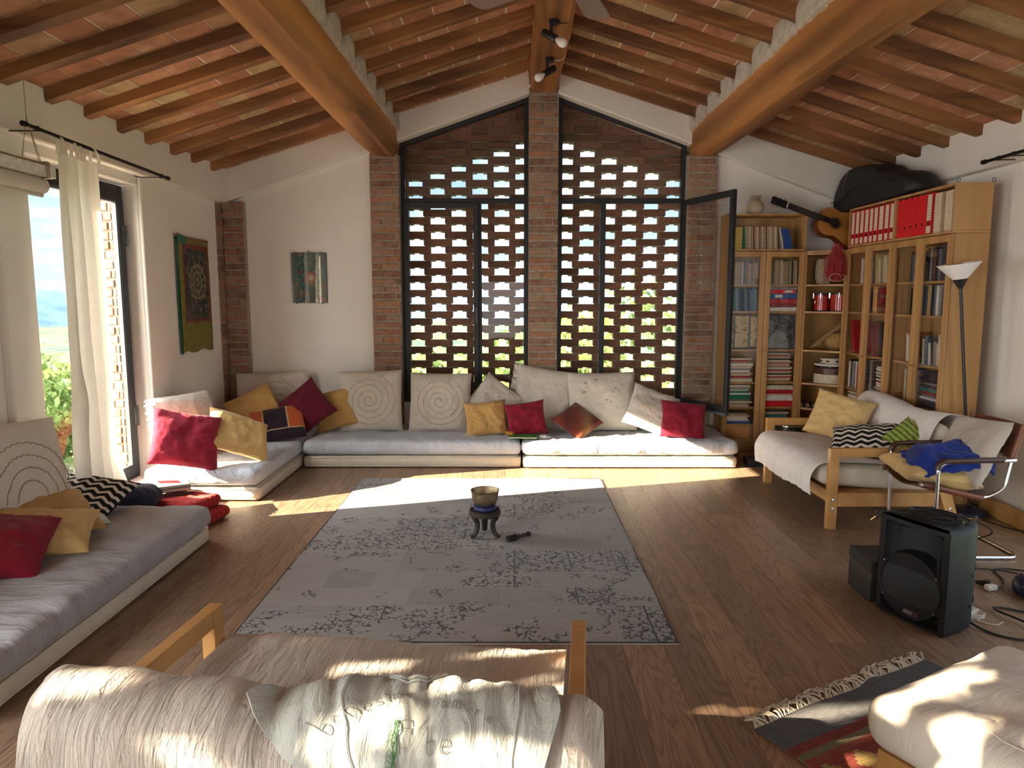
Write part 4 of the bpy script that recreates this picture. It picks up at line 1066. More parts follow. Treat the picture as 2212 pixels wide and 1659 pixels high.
for sx in (-.30, .30):
    for sy in (-.30, .30):
        g = G(); g.bx(sx - .03, sx + .03, sy - .025, sy + .025, 0, .17); g.build('leg', M_PINE, t, bevel=.003)
g = G(); g.lathe([(.009, 0), (.009, .003), (.004, .003)], n=10, M=Matrix.Translation(V((-.331, -.30, .10))) @ Matrix.Rotation(radians(-90), 4, 'Y')); g.lathe([(.009, 0), (.009, .003), (.004, .003)], n=10, M=Matrix.Translation(V((-.331, -.30, .05))) @ Matrix.Rotation(radians(-90), 4, 'Y')); g.build('bolt', M_CHROME, t)

# ------------------------------------------------------------------ the big rug, patchwork of worn oriental pieces
def rug_mat():
    t = Mt('worn_patchwork_rug'); v = t.coord(); k = t.attr()
    base = t.ramp(k, [(0, (.235, .228, .232)), (.5, (.265, .258, .26)), (1, (.295, .285, .275))])
    n = t.noise(t.coord(scale=(6, 60, 1)), 1, 4); base = t.mix(.5, base, t.ramp(n, [(.3, (.72,) * 3), (.7, (1.2,) * 3)]), 'MULTIPLY')
    # what is left of the old pattern
    vo = t.N('TexVoronoi', feature='DISTANCE_TO_EDGE'); t.put(vo.inputs['Vector'], t.coord()); vo.inputs['Scale'].default_value = 31
    fig = t.ramp(vo.outputs['Distance'], [(.10, (1,) * 3), (.14, (0,) * 3)])
    sp = t.ramp(t.noise(v, 34, 3, .6), [(.47, (0,) * 3), (.51, (1,) * 3)])
    wear = t.noise(v, 5.5, 5, .62)
    k2 = t.N('Attribute', attribute_name='dark').outputs['Fac']
    th = t.math('GREATER_THAN', t.math('ADD', wear, t.math('MULTIPLY', k2, .30)), .66)
    m = t.math('MULTIPLY', t.math('MULTIPLY', fig, sp), th)
    s = t.N('SeparateXYZ'); t.put(s.inputs[0], v)
    ln = t.math('LESS_THAN', t.math('FRACT', t.math('MULTIPLY', s.outputs[0], 3.1)), .028)
    m2 = t.math('MULTIPLY', t.math('MULTIPLY', ln, t.math('GREATER_THAN', k2, .72)), t.math('GREATER_THAN', wear, .45))
    c = t.mix(t.math('MAXIMUM', m, m2), base, (.030, .034, .045))
    t.bump(t.math('MULTIPLY_ADD', t.noise(v, 260, 2), .5, t.noise(v, 3.5, 3)), .35, .006)
    return t.fin(c, .97, spec=.15, sheen=.2)
random.seed(33); g = G(); RX0, RX1, RY0, RY1 = -1.285, .735, 3.02, 5.90; dk = []
y = RY0
def rz_(x, y): return .009 + .0035 * nz((x * 2.1, y * 2.1, 0)) + .004 * max(0, nz((x * 1.0, y * 5.0, 8)))
while y < RY1 - .01:
    h = min(random.choice((.16, .22, .34, .42)), RY1 - y); x = RX0
    if RY1 - y - h < .1: h = RY1 - y
    while x < RX1 - .01:
        w = min(random.choice((.26, .34, .48, .62)), RX1 - x)
        if RX1 - x - w < .12: w = RX1 - x
        r = random.random(); d = random.choice((0, .1, .3, .35, .5, .8, 1.0)); nx, ny = max(2, int(w / .04)), max(2, int(h / .04)); o = len(g.f)
        g.grid(lambda u, v: V((x + .0006 + (w - .0012) * u, y + .0006 + (h - .0012) * v, rz_(x + w * u, y + h * v))), nx, ny, 0, r=r); dk += [d] * (len(g.f) - o)
        x += w
    y += h
o_ = len(g.f)
g.bx(RX0 - .004, RX1 + .004, RY0 - .004, RY1 + .004, .0005, .0045, 2); dk += [0] * (len(g.f) - o_); o_ = len(g.f)
g.tube([(RX0, RY0, .006), (RX1, RY0, .006), (RX1, RY1, .006), (RX0, RY1, .006)], .0055, 6, 1, closed=True); dk += [0] * (len(g.f) - o_)
rug = g.build('rug', [rug_mat(), plain('dark_rug_edge', (.05, .045, .045), .95), plain('rug_seam', (.42, .40, .38), .95)], None, ang=60)
if len(rug.data.polygons) == len(dk): rug.data.attributes.new('dark', 'FLOAT', 'FACE').data.foreach_set('value', dk)
tag(rug, 'large worn grey patchwork rug in the middle of the floor', 'rug')

# ------------------------------------------------------------------ stool, ring cushion, singing bowl, mallet
M_DARKWOOD = wood('dark_carved_wood', (.009, .007, .006), (.035, .026, .019), 2, 1.5, .6, bump=.3)
t = thing('stool', 'small dark three-legged wooden stool on the rug', 'stool', (-.185, 4.43, .014))
g = G(); g.lathe([(0, .172), (.092, .172), (.100, .166), (.101, .146), (.094, .138), (0, .136)], n=36); g.build('seat', M_DARKWOOD, t)
g = G(); g.lathe([(.088, .1715), (.088, .176), (.098, .176), (.098, .170)], n=36, caps=False); g.build('rim', M_DARKWOOD, t)
for a in (215, 330, 95):
    g = G(); d = V((cos(radians(a)), sin(radians(a)), 0))
    pts = spline([d * .085 + V((0, 0, .138)), d * .062 + V((0, 0, .105)), d * .060 + V((0, 0, .06)), d * .085 + V((0, 0, .018)), d * .105 + V((0, 0, .010))], 6); g.tube(pts, [.024 - .008 * i / (len(pts) - 1) for i in range(len(pts))], 10, flat=.75); g.build('leg', M_DARKWOOD, t)
o = G(); o.lathe([(.030, .002), (.062, .0), (.074, .012), (.072, .026), (.058, .036), (.030, .034)], n=32, caps=False); o = o.build('ring_cushion', plain('blue_brocade', (.018, .025, .12), .5, var=.5, scale=60), loc=(-.185, 4.43, .187)); tag(o, 'dark blue brocade ring cushion under the singing bowl', 'cushion')
g = G(); g.lathe([(0, 0), (.045, .001), (.070, .014), (.084, .045), (.0865, .080), (.0905, .100), (.0925, .103), (.090, .104), (.0845, .098), (.080, .05), (.066, .018), (.03, .006), (0, .005)], n=48, caps=False)
tag(g.build('singing_bowl', plain('hammered_bronze', (.42, .33, .20), .32, .9, var=.25, scale=30, bump=.5), loc=(-.185, 4.43, .216)), 'hammered bronze singing bowl on the small stool', 'bowl')
t = thing('mallet', 'dark turned mallet lying on the rug beside the stool', 'mallet', (-.04, 4.30, .036), radians(38))
Mr = Matrix.Rotation(radians(90), 4, 'Y')
g = G(); g.lathe([(0, 0), (.020, 0), (.021, .004), (.021, .062), (.019, .066), (0, .066)], n=24, M=Mr); g.build('head', plain('black_suede', (.010, .010, .011), .9), t)
g = G(); g.lathe([(.010, .066), (.013, .075), (.010, .085), (.015, .095), (.010, .106), (.009, .118), (.015, .127), (.010, .138), (.009, .15), (.016, .162), (.017, .175), (.011, .184), (0, .185)], n=20, M=Mr, caps=False); g.build('handle', M_DARKWOOD, t)
# ------------------------------------------------------------------ bookcases
SH = [.10, .47, .715, 1.035, 1.405, 1.66, 1.955]
def bookcase(lab, loc, rz, wd, shelves=SH, top=1.975, dep=.262, doors=True, hide=()):
    t = thing('bookcase', lab, 'bookcase', loc, rz, 'birch glass door bookcases')
    for x in (0, wd - .018):
        g = G(); g.bx(x, x + .018, 0.018, dep, 0, top); g.build('side_panel', M_BIRCH, t, bevel=.0015)
    g = G(); g.bx(.018, wd - .018, dep - .008, dep, .05, top); g.build('back_panel', M_BIRCH, t)
    for z in shelves:
        g = G(); g.bx(.0185, wd - .0185, .03, dep - .008, z - .018, z); g.build('shelf', M_BIRCH, t, bevel=.0015)
    g = G(); g.bx(.0185, wd - .0185, .035, .05, 0, .08); g.build('plinth', M_BIRCH, t)
    if doors:
        h = wd / 2
        for k in (0, 1):
            a, b = k * h + .002, (k + 1) * h - .002; z0, z1, w = .085, top - .003, .052
            g = G(); g.bx(a, a + w, 0, .017, z0, z1); g.bx(b - w, b, 0, .017, z0, z1); g.bx(a + w + .0004, b - w - .0004, .001, .016, z0, z0 + w + .02); g.bx(a + w + .0004, b - w - .0004, .001, .016, z1 - w, z1)
            d = g.build('door', M_BIRCH, t, bevel=.003)
            g = G(); g.bx(a + w, b - w, .007, .010, z0 + w + .02, z1 - w); g.build('glass_pane', M_CABGLASS, d)
            g = G(); x = b - .022 if k == 0 else a + .022; g.lathe([(.006, 0), (.005, .012), (.009, .018), (.008, .024), (0, .026)], n=12, M=Matrix.Translation(V((x, 0, 1.02))) @ Matrix.Rotation(radians(90), 4, 'X'), caps=False); g.build('knob', M_BIRCH, d)
    return t
M_CABGLASS = glass_mat('cabinet_glass', 0.0, .22)
def topbox(lab, loc, rz, wd, z0, z1, dep=.262, div=()):
    t = thing('shelf_unit', lab, 'shelf', (loc[0], loc[1], z0), rz, 'open birch units on the bookcases')
    h = z1 - z0
    for x in [0, wd - .018] + list(div):
        g = G(); g.bx(x, x + .018, 0, dep, 0.0185, h - .0185); g.build('side_panel', M_BIRCH, t, bevel=.0015)
    for z in (0, h - .018):
        g = G(); g.bx(0, wd, 0, dep, z, z + .018); g.build('shelf', M_BIRCH, t, bevel=.0015)
    g = G(); g.bx(.018, wd - .018, dep - .006, dep - .001, .018, h - .018); g.build('back_panel', M_BIRCH, t)
    return t
BC = (V((2.035, 6.875, 0)), 0.0, .745)
CA = (V((3.058, 6.622, 0)), -pi / 2, .787); CB = (V((3.058, 5.834, 0)), -pi / 2, .787)
bookcase('birch bookcase with two glass doors on the back wall, behind the open casement', *BC)
bookcase('birch glass door bookcase on the right wall, the one further from the camera', *CA, top=1.985)
bookcase('birch glass door bookcase on the right wall, the one nearer the floor lamp', *CB, top=1.985)
topbox('open birch unit with beige volumes on the back wall bookcase', BC[0], BC[1], BC[2], 1.977, 2.325)
topbox('open birch unit holding red binders with white labels', CA[0], CA[1], CA[2], 1.987, 2.332)
topbox('open birch unit holding plain red and beige files, above the floor lamp', CB[0], CB[1], CB[2], 1.987, 2.332)
g = G()
for x, y in ((3.075, 5.055), (3.32, 5.055)): g.tube([(x + .012 * cos(k * .7), y, 2.348 + .014 * sin(k * .7)) for k in range(9)], .0025, 6, closed=True)
hk = g.build('eye_hook', M_STEELWORN); tag(hk, 'small metal eye hooks screwed on top of the right wall units', 'hook')
# the open corner unit between them
t = thing('corner_bookcase', 'open birch corner shelves full of drums, between the glass door bookcases', 'bookcase', (0, 0, 0))
P, Q = (2.783, 6.89), (3.055, 6.645)
for z in SH + [1.975]:
    g = G(); g.prism([P, Q, (3.33, 6.645), (3.33, 7.13), (2.785, 7.13)], z - .018, z); g.build('shelf', M_BIRCH, t, bevel=.0015)
g = G(); g.bx(2.783, 3.338, 7.132, 7.14, 0, 1.975); g.build('back_panel', M_BIRCH, t); g = G(); g.bx(3.33, 3.338, 6.645, 7.13, 0, 1.975); g.build('back_panel', M_BIRCH, t)
g = G(); g.bx(2.781, 2.799, 6.87, 7.13, 0, 1.975); g.build('side_panel', M_BIRCH, t, bevel=.0015); g = G(); g.bx(3.05, 3.335, 6.626, 6.644, 0, 1.975); g.build('side_panel', M_BIRCH, t, bevel=.0015)

# ------------------------------------------------------------------ books
def paper_mat(name, c): return plain(name, c, .8, var=.15, scale=40)
PAL = dict(beige=(.40, .31, .20), tan=(.33, .235, .14), cream=(.58, .50, .36), white=(.68, .65, .58), yellow=(.50, .36, .10), green=(.02, .16, .09), blue=(.02, .07, .26), navy=(.012, .02, .06), black=(.012, .012, .014), grey=(.22, .22, .23),
           red=(.42, .012, .022), scarlet=(.62, .015, .02), brown=(.16, .055, .025), orange=(.58, .16, .04), teal=(.03, .19, .20), maroon=(.22, .02, .025), slate=(.09, .13, .19), amber=(.62, .38, .12), olive=(.16, .18, .08))
MB_ = {k: plain(k + '_book_cover', c, .62, var=.18, scale=30, spec=.3) for k, c in PAL.items()}
M_PAGES = plain('book_pages', (.62, .55, .42), .95, var=.12, scale=90)
ORD = ['first', 'second', 'third', 'fourth', 'fifth', 'sixth', 'seventh', 'eighth', 'ninth', 'tenth', 'eleventh', 'twelfth', 'thirteenth', 'fourteenth', 'fifteenth', 'sixteenth', 'seventeenth', 'eighteenth', 'nineteenth', 'twentieth'] + ['twenty-' + k for k in ('first', 'second', 'third', 'fourth', 'fifth', 'sixth', 'seventh', 'eighth', 'ninth')] + ['thirtieth', 'thirty-first', 'thirty-second', 'thirty-third', 'thirty-fourth']
BX = {}
def book_obj(tx, dy, hz, col, name='book'):
    """upright: x = thickness, y = depth (spine at y 0), z = height"""
    g = G(); c = min(.003, tx * .2)
    g.bx(-tx / 2, -tx / 2 + c, 0, dy, 0, hz, 0); g.bx(tx / 2 - c, tx / 2, 0, dy, 0, hz, 0); g.bx(-tx / 2 + c, tx / 2 - c, 0, c, 0, hz, 0)
    g.bx(-tx / 2 + c, tx / 2 - c, c, dy - .004, .004, hz - .004, 1)
    return g.build(name, [MB_[col], M_PAGES], None, ang=30)
def row(bc, x0, x1, z, y, cols, place, grp, th=(.015, .035), hh=(.19, .25), dd=(.13, .18), lean=0, noun='book', seed=0, lean_last=0, name='book', same=None):
    random.seed(seed * 13 + 5); M = Matrix.Translation(bc[0]) @ Matrix.Rotation(bc[1], 4, 'Z'); x = x0; out = []
    i = 0
    while x < x1:
        tx = random.uniform(*th); h = random.uniform(*hh); d = random.uniform(*dd); col = cols[i % len(cols)]
        if x + tx > x1 + .004: break
        a = radians(lean) if i >= len(cols) - lean_last or not lean_last else 0
        o = book_obj(tx, d, h, col, name)
        w = tx * cos(a)
        o.matrix_world = M @ Matrix.Translation(V((x + tx / 2 / cos(a), y + random.uniform(0, .012), z + .0005 + abs(sin(a)) * tx / 2))) @ Matrix.Rotation(-a, 4, 'Y')
        if x + sin(a) * 0 > x1: pass
        out.append((o, col)); x += tx / cos(a) + .0008; i += 1
    for k, (o, col) in enumerate(out): tag(o, same if same else '%s %s, %s from left %s' % (col, noun, ORD[min(k, 33)], place), 'book', grp)
    return out
def stack(bc, xc, y, z, n, cols, place, grp, wd=(.22, .29), dp=(.155, .182), th=(.008, .02), noun='magazine', name='magazine', seed=0, zmax=9, jit=.012):
    random.seed(seed * 17 + 3); M = Matrix.Translation(bc[0]) @ Matrix.Rotation(bc[1], 4, 'Z'); zz = z + .0005
    for k in range(n):
        t_ = random.uniform(*th); col = cols[k % len(cols)]
        if zz + t_ > zmax: break
        w = random.uniform(*wd); d = random.uniform(*dp)
        o = book_obj(t_, d, w, col, name)
        o.matrix_world = M @ Matrix.Translation(V((xc + random.uniform(-jit, jit) + w, y + random.uniform(0, .015), zz + t_ / 2))) @ Matrix.Rotation(random.uniform(-.03, .03), 4, 'Z') @ Matrix.Rotation(radians(-90), 4, 'Y')
        tag(o, '%s %s, %s from bottom of pile %s' % (col, noun, ORD[k], place), noun.split()[-1], grp); zz += t_ + .0006
M_PHOTO = None
cb = 'in the back wall bookcase'
# open unit on the back wall bookcase
row(BC, .05, .16, 1.996, .05, ['yellow'], 'in the open unit on the back wall', 'yellow volumes', (.016, .018), (.205, .21), (.15, .16), noun='paperback', seed=1)
row(BC, .163, .185, 1.996, .05, ['green'], 'x', None, (.02, .021), (.215, .22), (.15, .16), seed=2, same='single green book between the yellow and the beige volumes')
row(BC, .188, .495, 1.996, .045, ['beige', 'tan', 'beige', 'cream', 'tan', 'beige', 'brown', 'beige', 'beige', 'cream'], 'of the beige row in the open unit', 'beige volumes in the open unit', (.010, .014), (.208, .216), (.15, .16), noun='volume', seed=3, lean=3)
row(BC, .542, .558, 1.996, .045, ['cream'], 'x', None, (.013, .014), (.205, .21), (.15, .16), seed=4, lean=11, same='pale leaning book beside the blue ones in the open unit', )
row(BC, .561, .64, 1.996, .045, ['blue'], 'of the blue leaning row in the open unit', 'blue leaning books', (.014, .016), (.195, .2), (.15, .16), noun='leaning book', seed=5, lean=14)
# behind the left door
row(BC, .03, .345, SH[5] + .0, .06, ['tan', 'beige', 'grey', 'tan', 'beige', 'beige', 'grey', 'cream', 'slate', 'tan'], 'on the top shelf behind the left door', 'books behind the left door', (.013, .024), (.20, .225), noun='book', seed=6)
row(BC, .03, .34, SH[4], .06, ['slate', 'navy', 'slate', 'teal', 'grey', 'slate', 'navy', 'black'], 'on the second shelf behind the left door', 'books behind the left door', (.015, .028), (.20, .232), noun='book', seed=7, lean=3)
row(BC, .395, .705, SH[5], .06, ['black', 'tan', 'beige', 'olive', 'tan', 'beige', 'tan', 'cream', 'beige', 'tan', 'olive', 'beige'], 'on the top shelf behind the right door', 'beige books behind the right door', (.014, .024), (.215, .24), noun='book', seed=8, lean=1)
# map sheets behind the left door
M_MAP = None
def mapmat():
    t = Mt('yellowed_chart'); n = t.noise(t.coord(), 7, 6, .6, 1); f = t.math('ABSOLUTE', t.math('SUBTRACT', n, .5)); return t.fin(t.ramp(f, [(0, (.16, .12, .07)), (.012, (.16, .12, .07)), (.018, (.58, .43, .22)), (.2, (.52, .38, .2))]), .85)
MM = mapmat()
for k, (x0, x1, l_) in enumerate(((.035, .115, 'narrow yellowed chart roll standing behind the casement edge'), (.125, .26, 'wide yellowed chart behind the left cabinet door'), (.275, .345, 'folded yellowed chart at the right behind the left cabinet door'))):
    g = G(); M = Matrix.Translation(BC[0]); g.rbox((x1 - x0, .02, .33 - .02 * k), .006, (6, 2, 8), lambda p, n: .003 * nz(p * 9)); o = g.build('chart', [MM], None); o.location = BC[0] + V(((x0 + x1) / 2, .09, SH[3] + .17)); tag(o, l_, 'chart', 'charts in the bookcase')
for k, x in enumerate((.119, .267)):
    g = G(); g.bx(-.005, .005, -.004, .004, 0, .35); o = g.build('ruler', MB_['slate']); o.location = BC[0] + V((x, .08, SH[3] + .001)); tag(o, ('slate blue rule beside the wide yellowed chart', 'slate blue rule beside the folded yellowed chart')[k], 'rule')
# binders lying in the right half, a framed photograph of a carved face below
def flat(bc, x0, x1, y, z, h, d, col, lab, name='binder', cat='binder', label=None):
    t = thing(name, lab, cat, Matrix.Translation(bc[0]) @ Matrix.Rotation(bc[1], 4, 'Z') @ V((x0, y, z)), bc[1], 'binders lying in the bookcase')
    g = G(); g.bx(0, x1 - x0, 0, d, 0, .004); g.bx(0, x1 - x0, 0, d, h - .004, h); g.bx(0, x1 - x0, 0, .004, .004, h - .004); g.build('cover', MB_[col], t, bevel=.001)
    g = G(); g.bx(.004, x1 - x0 - .004, .006, d - .004, .005, h - .005); g.build('paper_block', M_PAGES, t)
    if label: g = G(); g.bx(label[0], label[1], -.001, .0, h * .2, h * .8); g.build('spine_label', MB_['white'], t)
    return t
z = SH[4] + .001
for k, (h, c, l_, lb) in enumerate(((.036, 'white', 'white file box at the bottom of the binder pile behind glass', (.12, .2)), (.034, 'maroon', 'maroon binder lying second from the bottom of the binder pile', None), (.044, 'red', 'wide red binder lying under the blue one behind glass', None), (.05, 'blue', 'blue binder with a white label in the pile behind glass', (.09, .16)), (.038, 'scarlet', 'scarlet binder with a label on top of the pile behind glass', (.18, .26)))):
    flat(BC, .40, .705 - (.02 if k > 3 else 0), .05, z, h, .19, c, l_, label=lb); z += h + .001
g = G(); g.bx(0, .32, 0, .19, 0, .02); o = g.build('folder', [MB_['grey']]); o.location = BC[0] + V((.40, .05, z)); tag(o, 'thin grey folder lying on top of the binder pile behind glass', 'folder')
def facemat():
    t = Mt('stone_face_print'); v = t.coord(); s = t.N('SeparateXYZ'); t.put(s.inputs[0], v)
    n = t.noise(v, 18, 6, .65, 1.5); w = t.noise(v, 7, 4, .6, 2.0)
    r = t.N('VectorMath', operation='LENGTH'); m = t.N('Mapping'); t.put(m.inputs[0], v); m.inputs['Scale'].default_value = (9.5, 0, 6.8); m.inputs['Location'].default_value = (0, 0, -.3); t.put(r.inputs[0], m.outputs[0])
    f = t.math('MULTIPLY_ADD', n, .55, t.math('MULTIPLY', w, .3)); inside = t.ramp(r.outputs['Value'], [(.75, (.20,) * 3), (1.0, (-.0,) * 3)])
    c = t.ramp(t.math('ADD', f, inside), [(.36, (.008,) * 3), (.62, (.20, .20, .19))]); return t.fin(c, .35)
t = thing('picture', 'grey photograph of a carved stone head standing behind the right door', 'picture', BC[0] + V((.552, .075, SH[3] + .002)), 0, None, (radians(-4), 0, 0))
g = G(); g.bx(-.150, .150, 0, .012, .001, .325); g.build('print', facemat(), t)
g = G(); frame_poly(g, [(-.153, 0), (.153, 0), (.153, .328), (-.153, .328)], .006, -.003, .012); g.build('frame', MB_['black'], t)
# piles of papers on the lower shelves
stack(BC, .035, .05, SH[2], 14, ['cream', 'white', 'tan', 'red', 'cream', 'beige', 'white', 'grey', 'cream'], 'on fourth shelf, left door', 'papers behind the left door', (.24, .275), seed=11, th=(.010, .022), zmax=SH[3] - .06, jit=.006)
stack(BC, .40, .05, SH[2], 24, ['tan', 'beige', 'cream', 'red', 'beige', 'cream', 'black', 'beige', 'cream', 'red', 'grey', 'cream'], 'on fourth shelf, right door', 'papers behind the right door', (.265, .295), seed=12, th=(.007, .016), zmax=SH[3] - .03, jit=.008)
stack(BC, .035, .05, SH[1], 11, ['cream', 'tan', 'cream', 'olive', 'green', 'green', 'white', 'green', 'cream', 'grey'], 'on fifth shelf, left door', 'papers behind the left door', (.24, .275), seed=13, th=(.011, .024), zmax=SH[2] - .03, jit=.01)
z = SH[1] + .001
for k, (h, c, l_, lb) in enumerate(((.055, 'scarlet', 'bright red plastic folder at the bottom of the lower binder pile', None), (.05, 'white', 'white box file lying on the bright red folder behind glass', None), (.016, 'cream', 'thin cream file between the white box and the crimson binder', None), (.04, 'red', 'crimson binder lying on the white box file behind glass', None), (.045, 'cream', 'cream box file on top of the lower binder pile behind glass', None))):
    flat(BC, .40, .705, .05, z, h, .19, c, l_, label=lb); z += h + .001
stack(BC, .035, .05, SH[0] + .20, 5, ['blue', 'cream', 'white', 'cream', 'tan'], 'on the wooden box behind the left door', 'papers behind the left door', (.24, .27), seed=14, th=(.014, .026), zmax=SH[1] - .04)
g = G(); g.bx(0, .31, 0, .2, .001, .198); o = g.build('wooden_box', [M_BEAM], bevel=.004); o.location = BC[0] + V((.03, .045, SH[0])); tag(o, 'brown wooden box at the bottom behind the left glass door', 'box')
stack(BC, .40, .05, SH[0], 18, ['tan', 'olive', 'cream', 'grey', 'beige', 'teal', 'olive', 'cream', 'grey', 'teal'], 'on lowest shelf, right door', 'papers behind the right door', (.265, .295), seed=15, th=(.012, .022), zmax=SH[1] - .03, jit=.012)

# red binders in the units on the right wall
M_LBL = None
def lblmat():
    t = Mt('lined_label'); s = t.N('SeparateXYZ'); t.put(s.inputs[0], t.coord()); f = t.math('LESS_THAN', t.math('FRACT', t.math('MULTIPLY', s.outputs[2], 52.0)), .14); return t.fin(t.mix(f, (.70, .60, .44), (.22, .12, .08)), .8)
M_LBL = lblmat()
def binder(lab, bc, x, w, z, col, labelled=True, group='red lever arch binders'):
    t = thing('binder', lab, 'binder', Matrix.Translation(bc[0]) @ Matrix.Rotation(bc[1], 4, 'Z') @ V((x, .012, z)), bc[1], group)
    h = .298; g = G(); g.bx(0, .0025, 0, .235, 0, h); g.bx(w - .0025, w, 0, .235, 0, h); g.bx(.0025, w - .0025, 0, .0025, 0, h); g.build('cover', MB_[col], t, bevel=.0008)
    g = G(); g.bx(.004, w - .004, .006, .22, .004, h - .01); g.build('paper_block', M_PAGES, t)
    if labelled:
        g = G(); g.bx(w * .2, w * .84, -.0012, -.0002, .098, h - .012); g.build('spine_label', M_LBL, t)
        g = G(); g.bx(w * .2, w * .84, -.0012, -.0002, .008, .058); g.build('lower_label', M_LBL, t)
    g = G(); g.lathe([(0, 0), (.0095, 0), (.0105, .0018), (.0085, .002), (.007, .0012), (0, .0012)], n=18, M=Matrix.Translation(V((w / 2, -.0004, .077))) @ Matrix.Rotation(radians(90), 4, 'X'), caps=False); g.build('finger_hole', MB_['black'] if labelled or x > .1 else M_CHROME, t)
    if not labelled:
        g = G(); g.lathe([(0, 0), (.011, 0), (.011, .001), (0, .001)], n=18, M=Matrix.Translation(V((w / 2, -.0002, h - .001))) @ Matrix.Rotation(radians(90), 4, 'X'), caps=False); g.build('thumb_notch', MB_['black'], t)
    return t
x = .024
for k in range(9):
    w = (.068, .078, .07, .08, .066, .072, .088, .074, .078)[k] * 1.09; binder('red binder with lined white labels, %s from the left of nine' % ORD[k], CA, x, w, 2.006, 'red'); x += w + .0015
x = .022
for k in range(5):
    binder('plain red file without labels, %s from the left of five' % ORD[k], CB, x, .078, 2.006, 'scarlet', False, 'plain red files'); x += .079
binder('single red binder with white labels beside the plain red files', CB, x, .086, 2.006, 'red'); x += .09
row(CB, x, x + .245, 2.006, .02, ['cream', 'cream', 'tan', 'cream', 'cream', 'beige'], 'beside the red files', 'beige files beside the red ones', (.028, .05), (.282, .29), (.22, .23), noun='file', seed=21)
# books behind the four doors of the right wall cases
wa = 'of farther right-wall bookcase'; wb = 'of nearer right-wall bookcase'
R_ = lambda bc, a, b, s, cols, pl, sd, **k: row(bc, a, b, SH[s], .045, cols, pl, 'books in the right wall bookcases', noun=k.pop('noun', 'book'), seed=sd, **k)
R_(CA, .19, .31, 5, ['white', 'grey', 'cream', 'white'], 'on top shelf, left door ' + wa, 31, hh=(.2, .25))
R_(CA, .24, .32, 4, ['slate', 'white', 'blue'], 'on second shelf, left door ' + wa, 32, hh=(.19, .22))
R_(CA, .12, .175, 3, ['red'], 'x', 33, th=(.045, .046), hh=(.29, .30), lean=14, same='tall red album leaning behind the far left door on the right wall')
R_(CA, .06, .33, 2, ['white', 'black', 'white', 'grey', 'blue', 'white', 'red', 'white', 'cream', 'teal'], 'on fourth shelf, left door ' + wa, 34, hh=(.2, .27))
stack(CA, .06, .05, SH[1], 14, ['cream', 'white', 'tan', 'cream', 'white'], 'on fifth shelf, left door ' + wa, 'magazines in the right wall bookcases', seed=35, zmax=SH[2] - .02)
R_(CA, .42, .71, 5, ['cream', 'white', 'yellow', 'cream', 'olive', 'tan', 'cream', 'beige', 'cream', 'teal', 'green'], 'on top shelf, right door ' + wa, 37, hh=(.19, .25), lean=4)
R_(CA, .43, .60, 4, ['amber', 'amber', 'brown', 'maroon', 'tan'], 'on second shelf, right door ' + wa, 38, th=(.03, .045), hh=(.20, .235))
R_(CA, .46, .66, 3, ['maroon', 'brown', 'maroon', 'brown', 'black'], 'on third shelf, right door ' + wa, 39, th=(.03, .042), hh=(.27, .31), lean=7)
R_(CA, .425, .53, 2, ['black', 'grey', 'black'], 'on fourth shelf, right door ' + wa, 40, th=(.022, .03), hh=(.27, .29), noun='notebook', name='notebook')
stack(CA, .545, .05, SH[2], 16, ['navy', 'white', 'black', 'white', 'grey', 'white', 'cream', 'maroon', 'white'], 'on fourth shelf, right door ' + wa, 'magazines in the right wall bookcases', (.15, .17), seed=41, zmax=SH[3] - .03)
R_(CB, .19, .335, 5, ['black', 'slate', 'navy', 'blue', 'black', 'orange'], 'on top shelf, left door ' + wb, 42, hh=(.21, .25))
R_(CB, .23, .33, 4, ['black', 'grey', 'black'], 'on second shelf, left door ' + wb, 43, th=(.03, .04), hh=(.20, .23))
R_(CB, .20, .335, 3, ['cream', 'white', 'tan', 'orange', 'cream'], 'on third shelf, left door ' + wb, 44, hh=(.19, .24), lean=4)
R_(CB, .20, .335, 2, ['white', 'cream', 'black', 'teal', 'slate', 'white'], 'on fourth shelf, left door ' + wb, 45, hh=(.25, .27))
R_(CB, .425, .71, 5, ['black', 'grey', 'navy', 'brown', 'black', 'slate', 'black', 'navy', 'white', 'grey', 'cream'], 'on top shelf, right door ' + wb, 46, hh=(.21, .265))
R_(CB, .425, .71, 4, ['slate', 'black', 'amber', 'grey', 'black', 'slate', 'grey', 'white', 'grey', 'slate', 'grey', 'white'], 'on second shelf, right door ' + wb, 47, hh=(.21, .23))
R_(CB, .425, .70, 3, ['green', 'white', 'olive', 'slate', 'white', 'black', 'grey', 'cream', 'white', 'brown', 'cream', 'white'], 'on third shelf, right door ' + wb, 48, hh=(.16, .24), lean=5)
stack(CB, .44, .045, SH[2], 14, ['navy', 'black', 'navy', 'white', 'slate', 'maroon', 'teal', 'black', 'grey', 'black'], 'on fourth shelf, right door ' + wb, 'folders in the right wall bookcases', (.24, .27), seed=49, th=(.014, .026), zmax=SH[3] - .04, noun='folder', name='folder')
stack(CB, .44, .045, SH[1], 8, ['navy', 'slate', 'black'], 'on fifth shelf, right door ' + wb, 'folders in the right wall bookcases', (.24, .27), seed=50, th=(.014, .026), zmax=SH[2] - .06, noun='folder', name='folder')

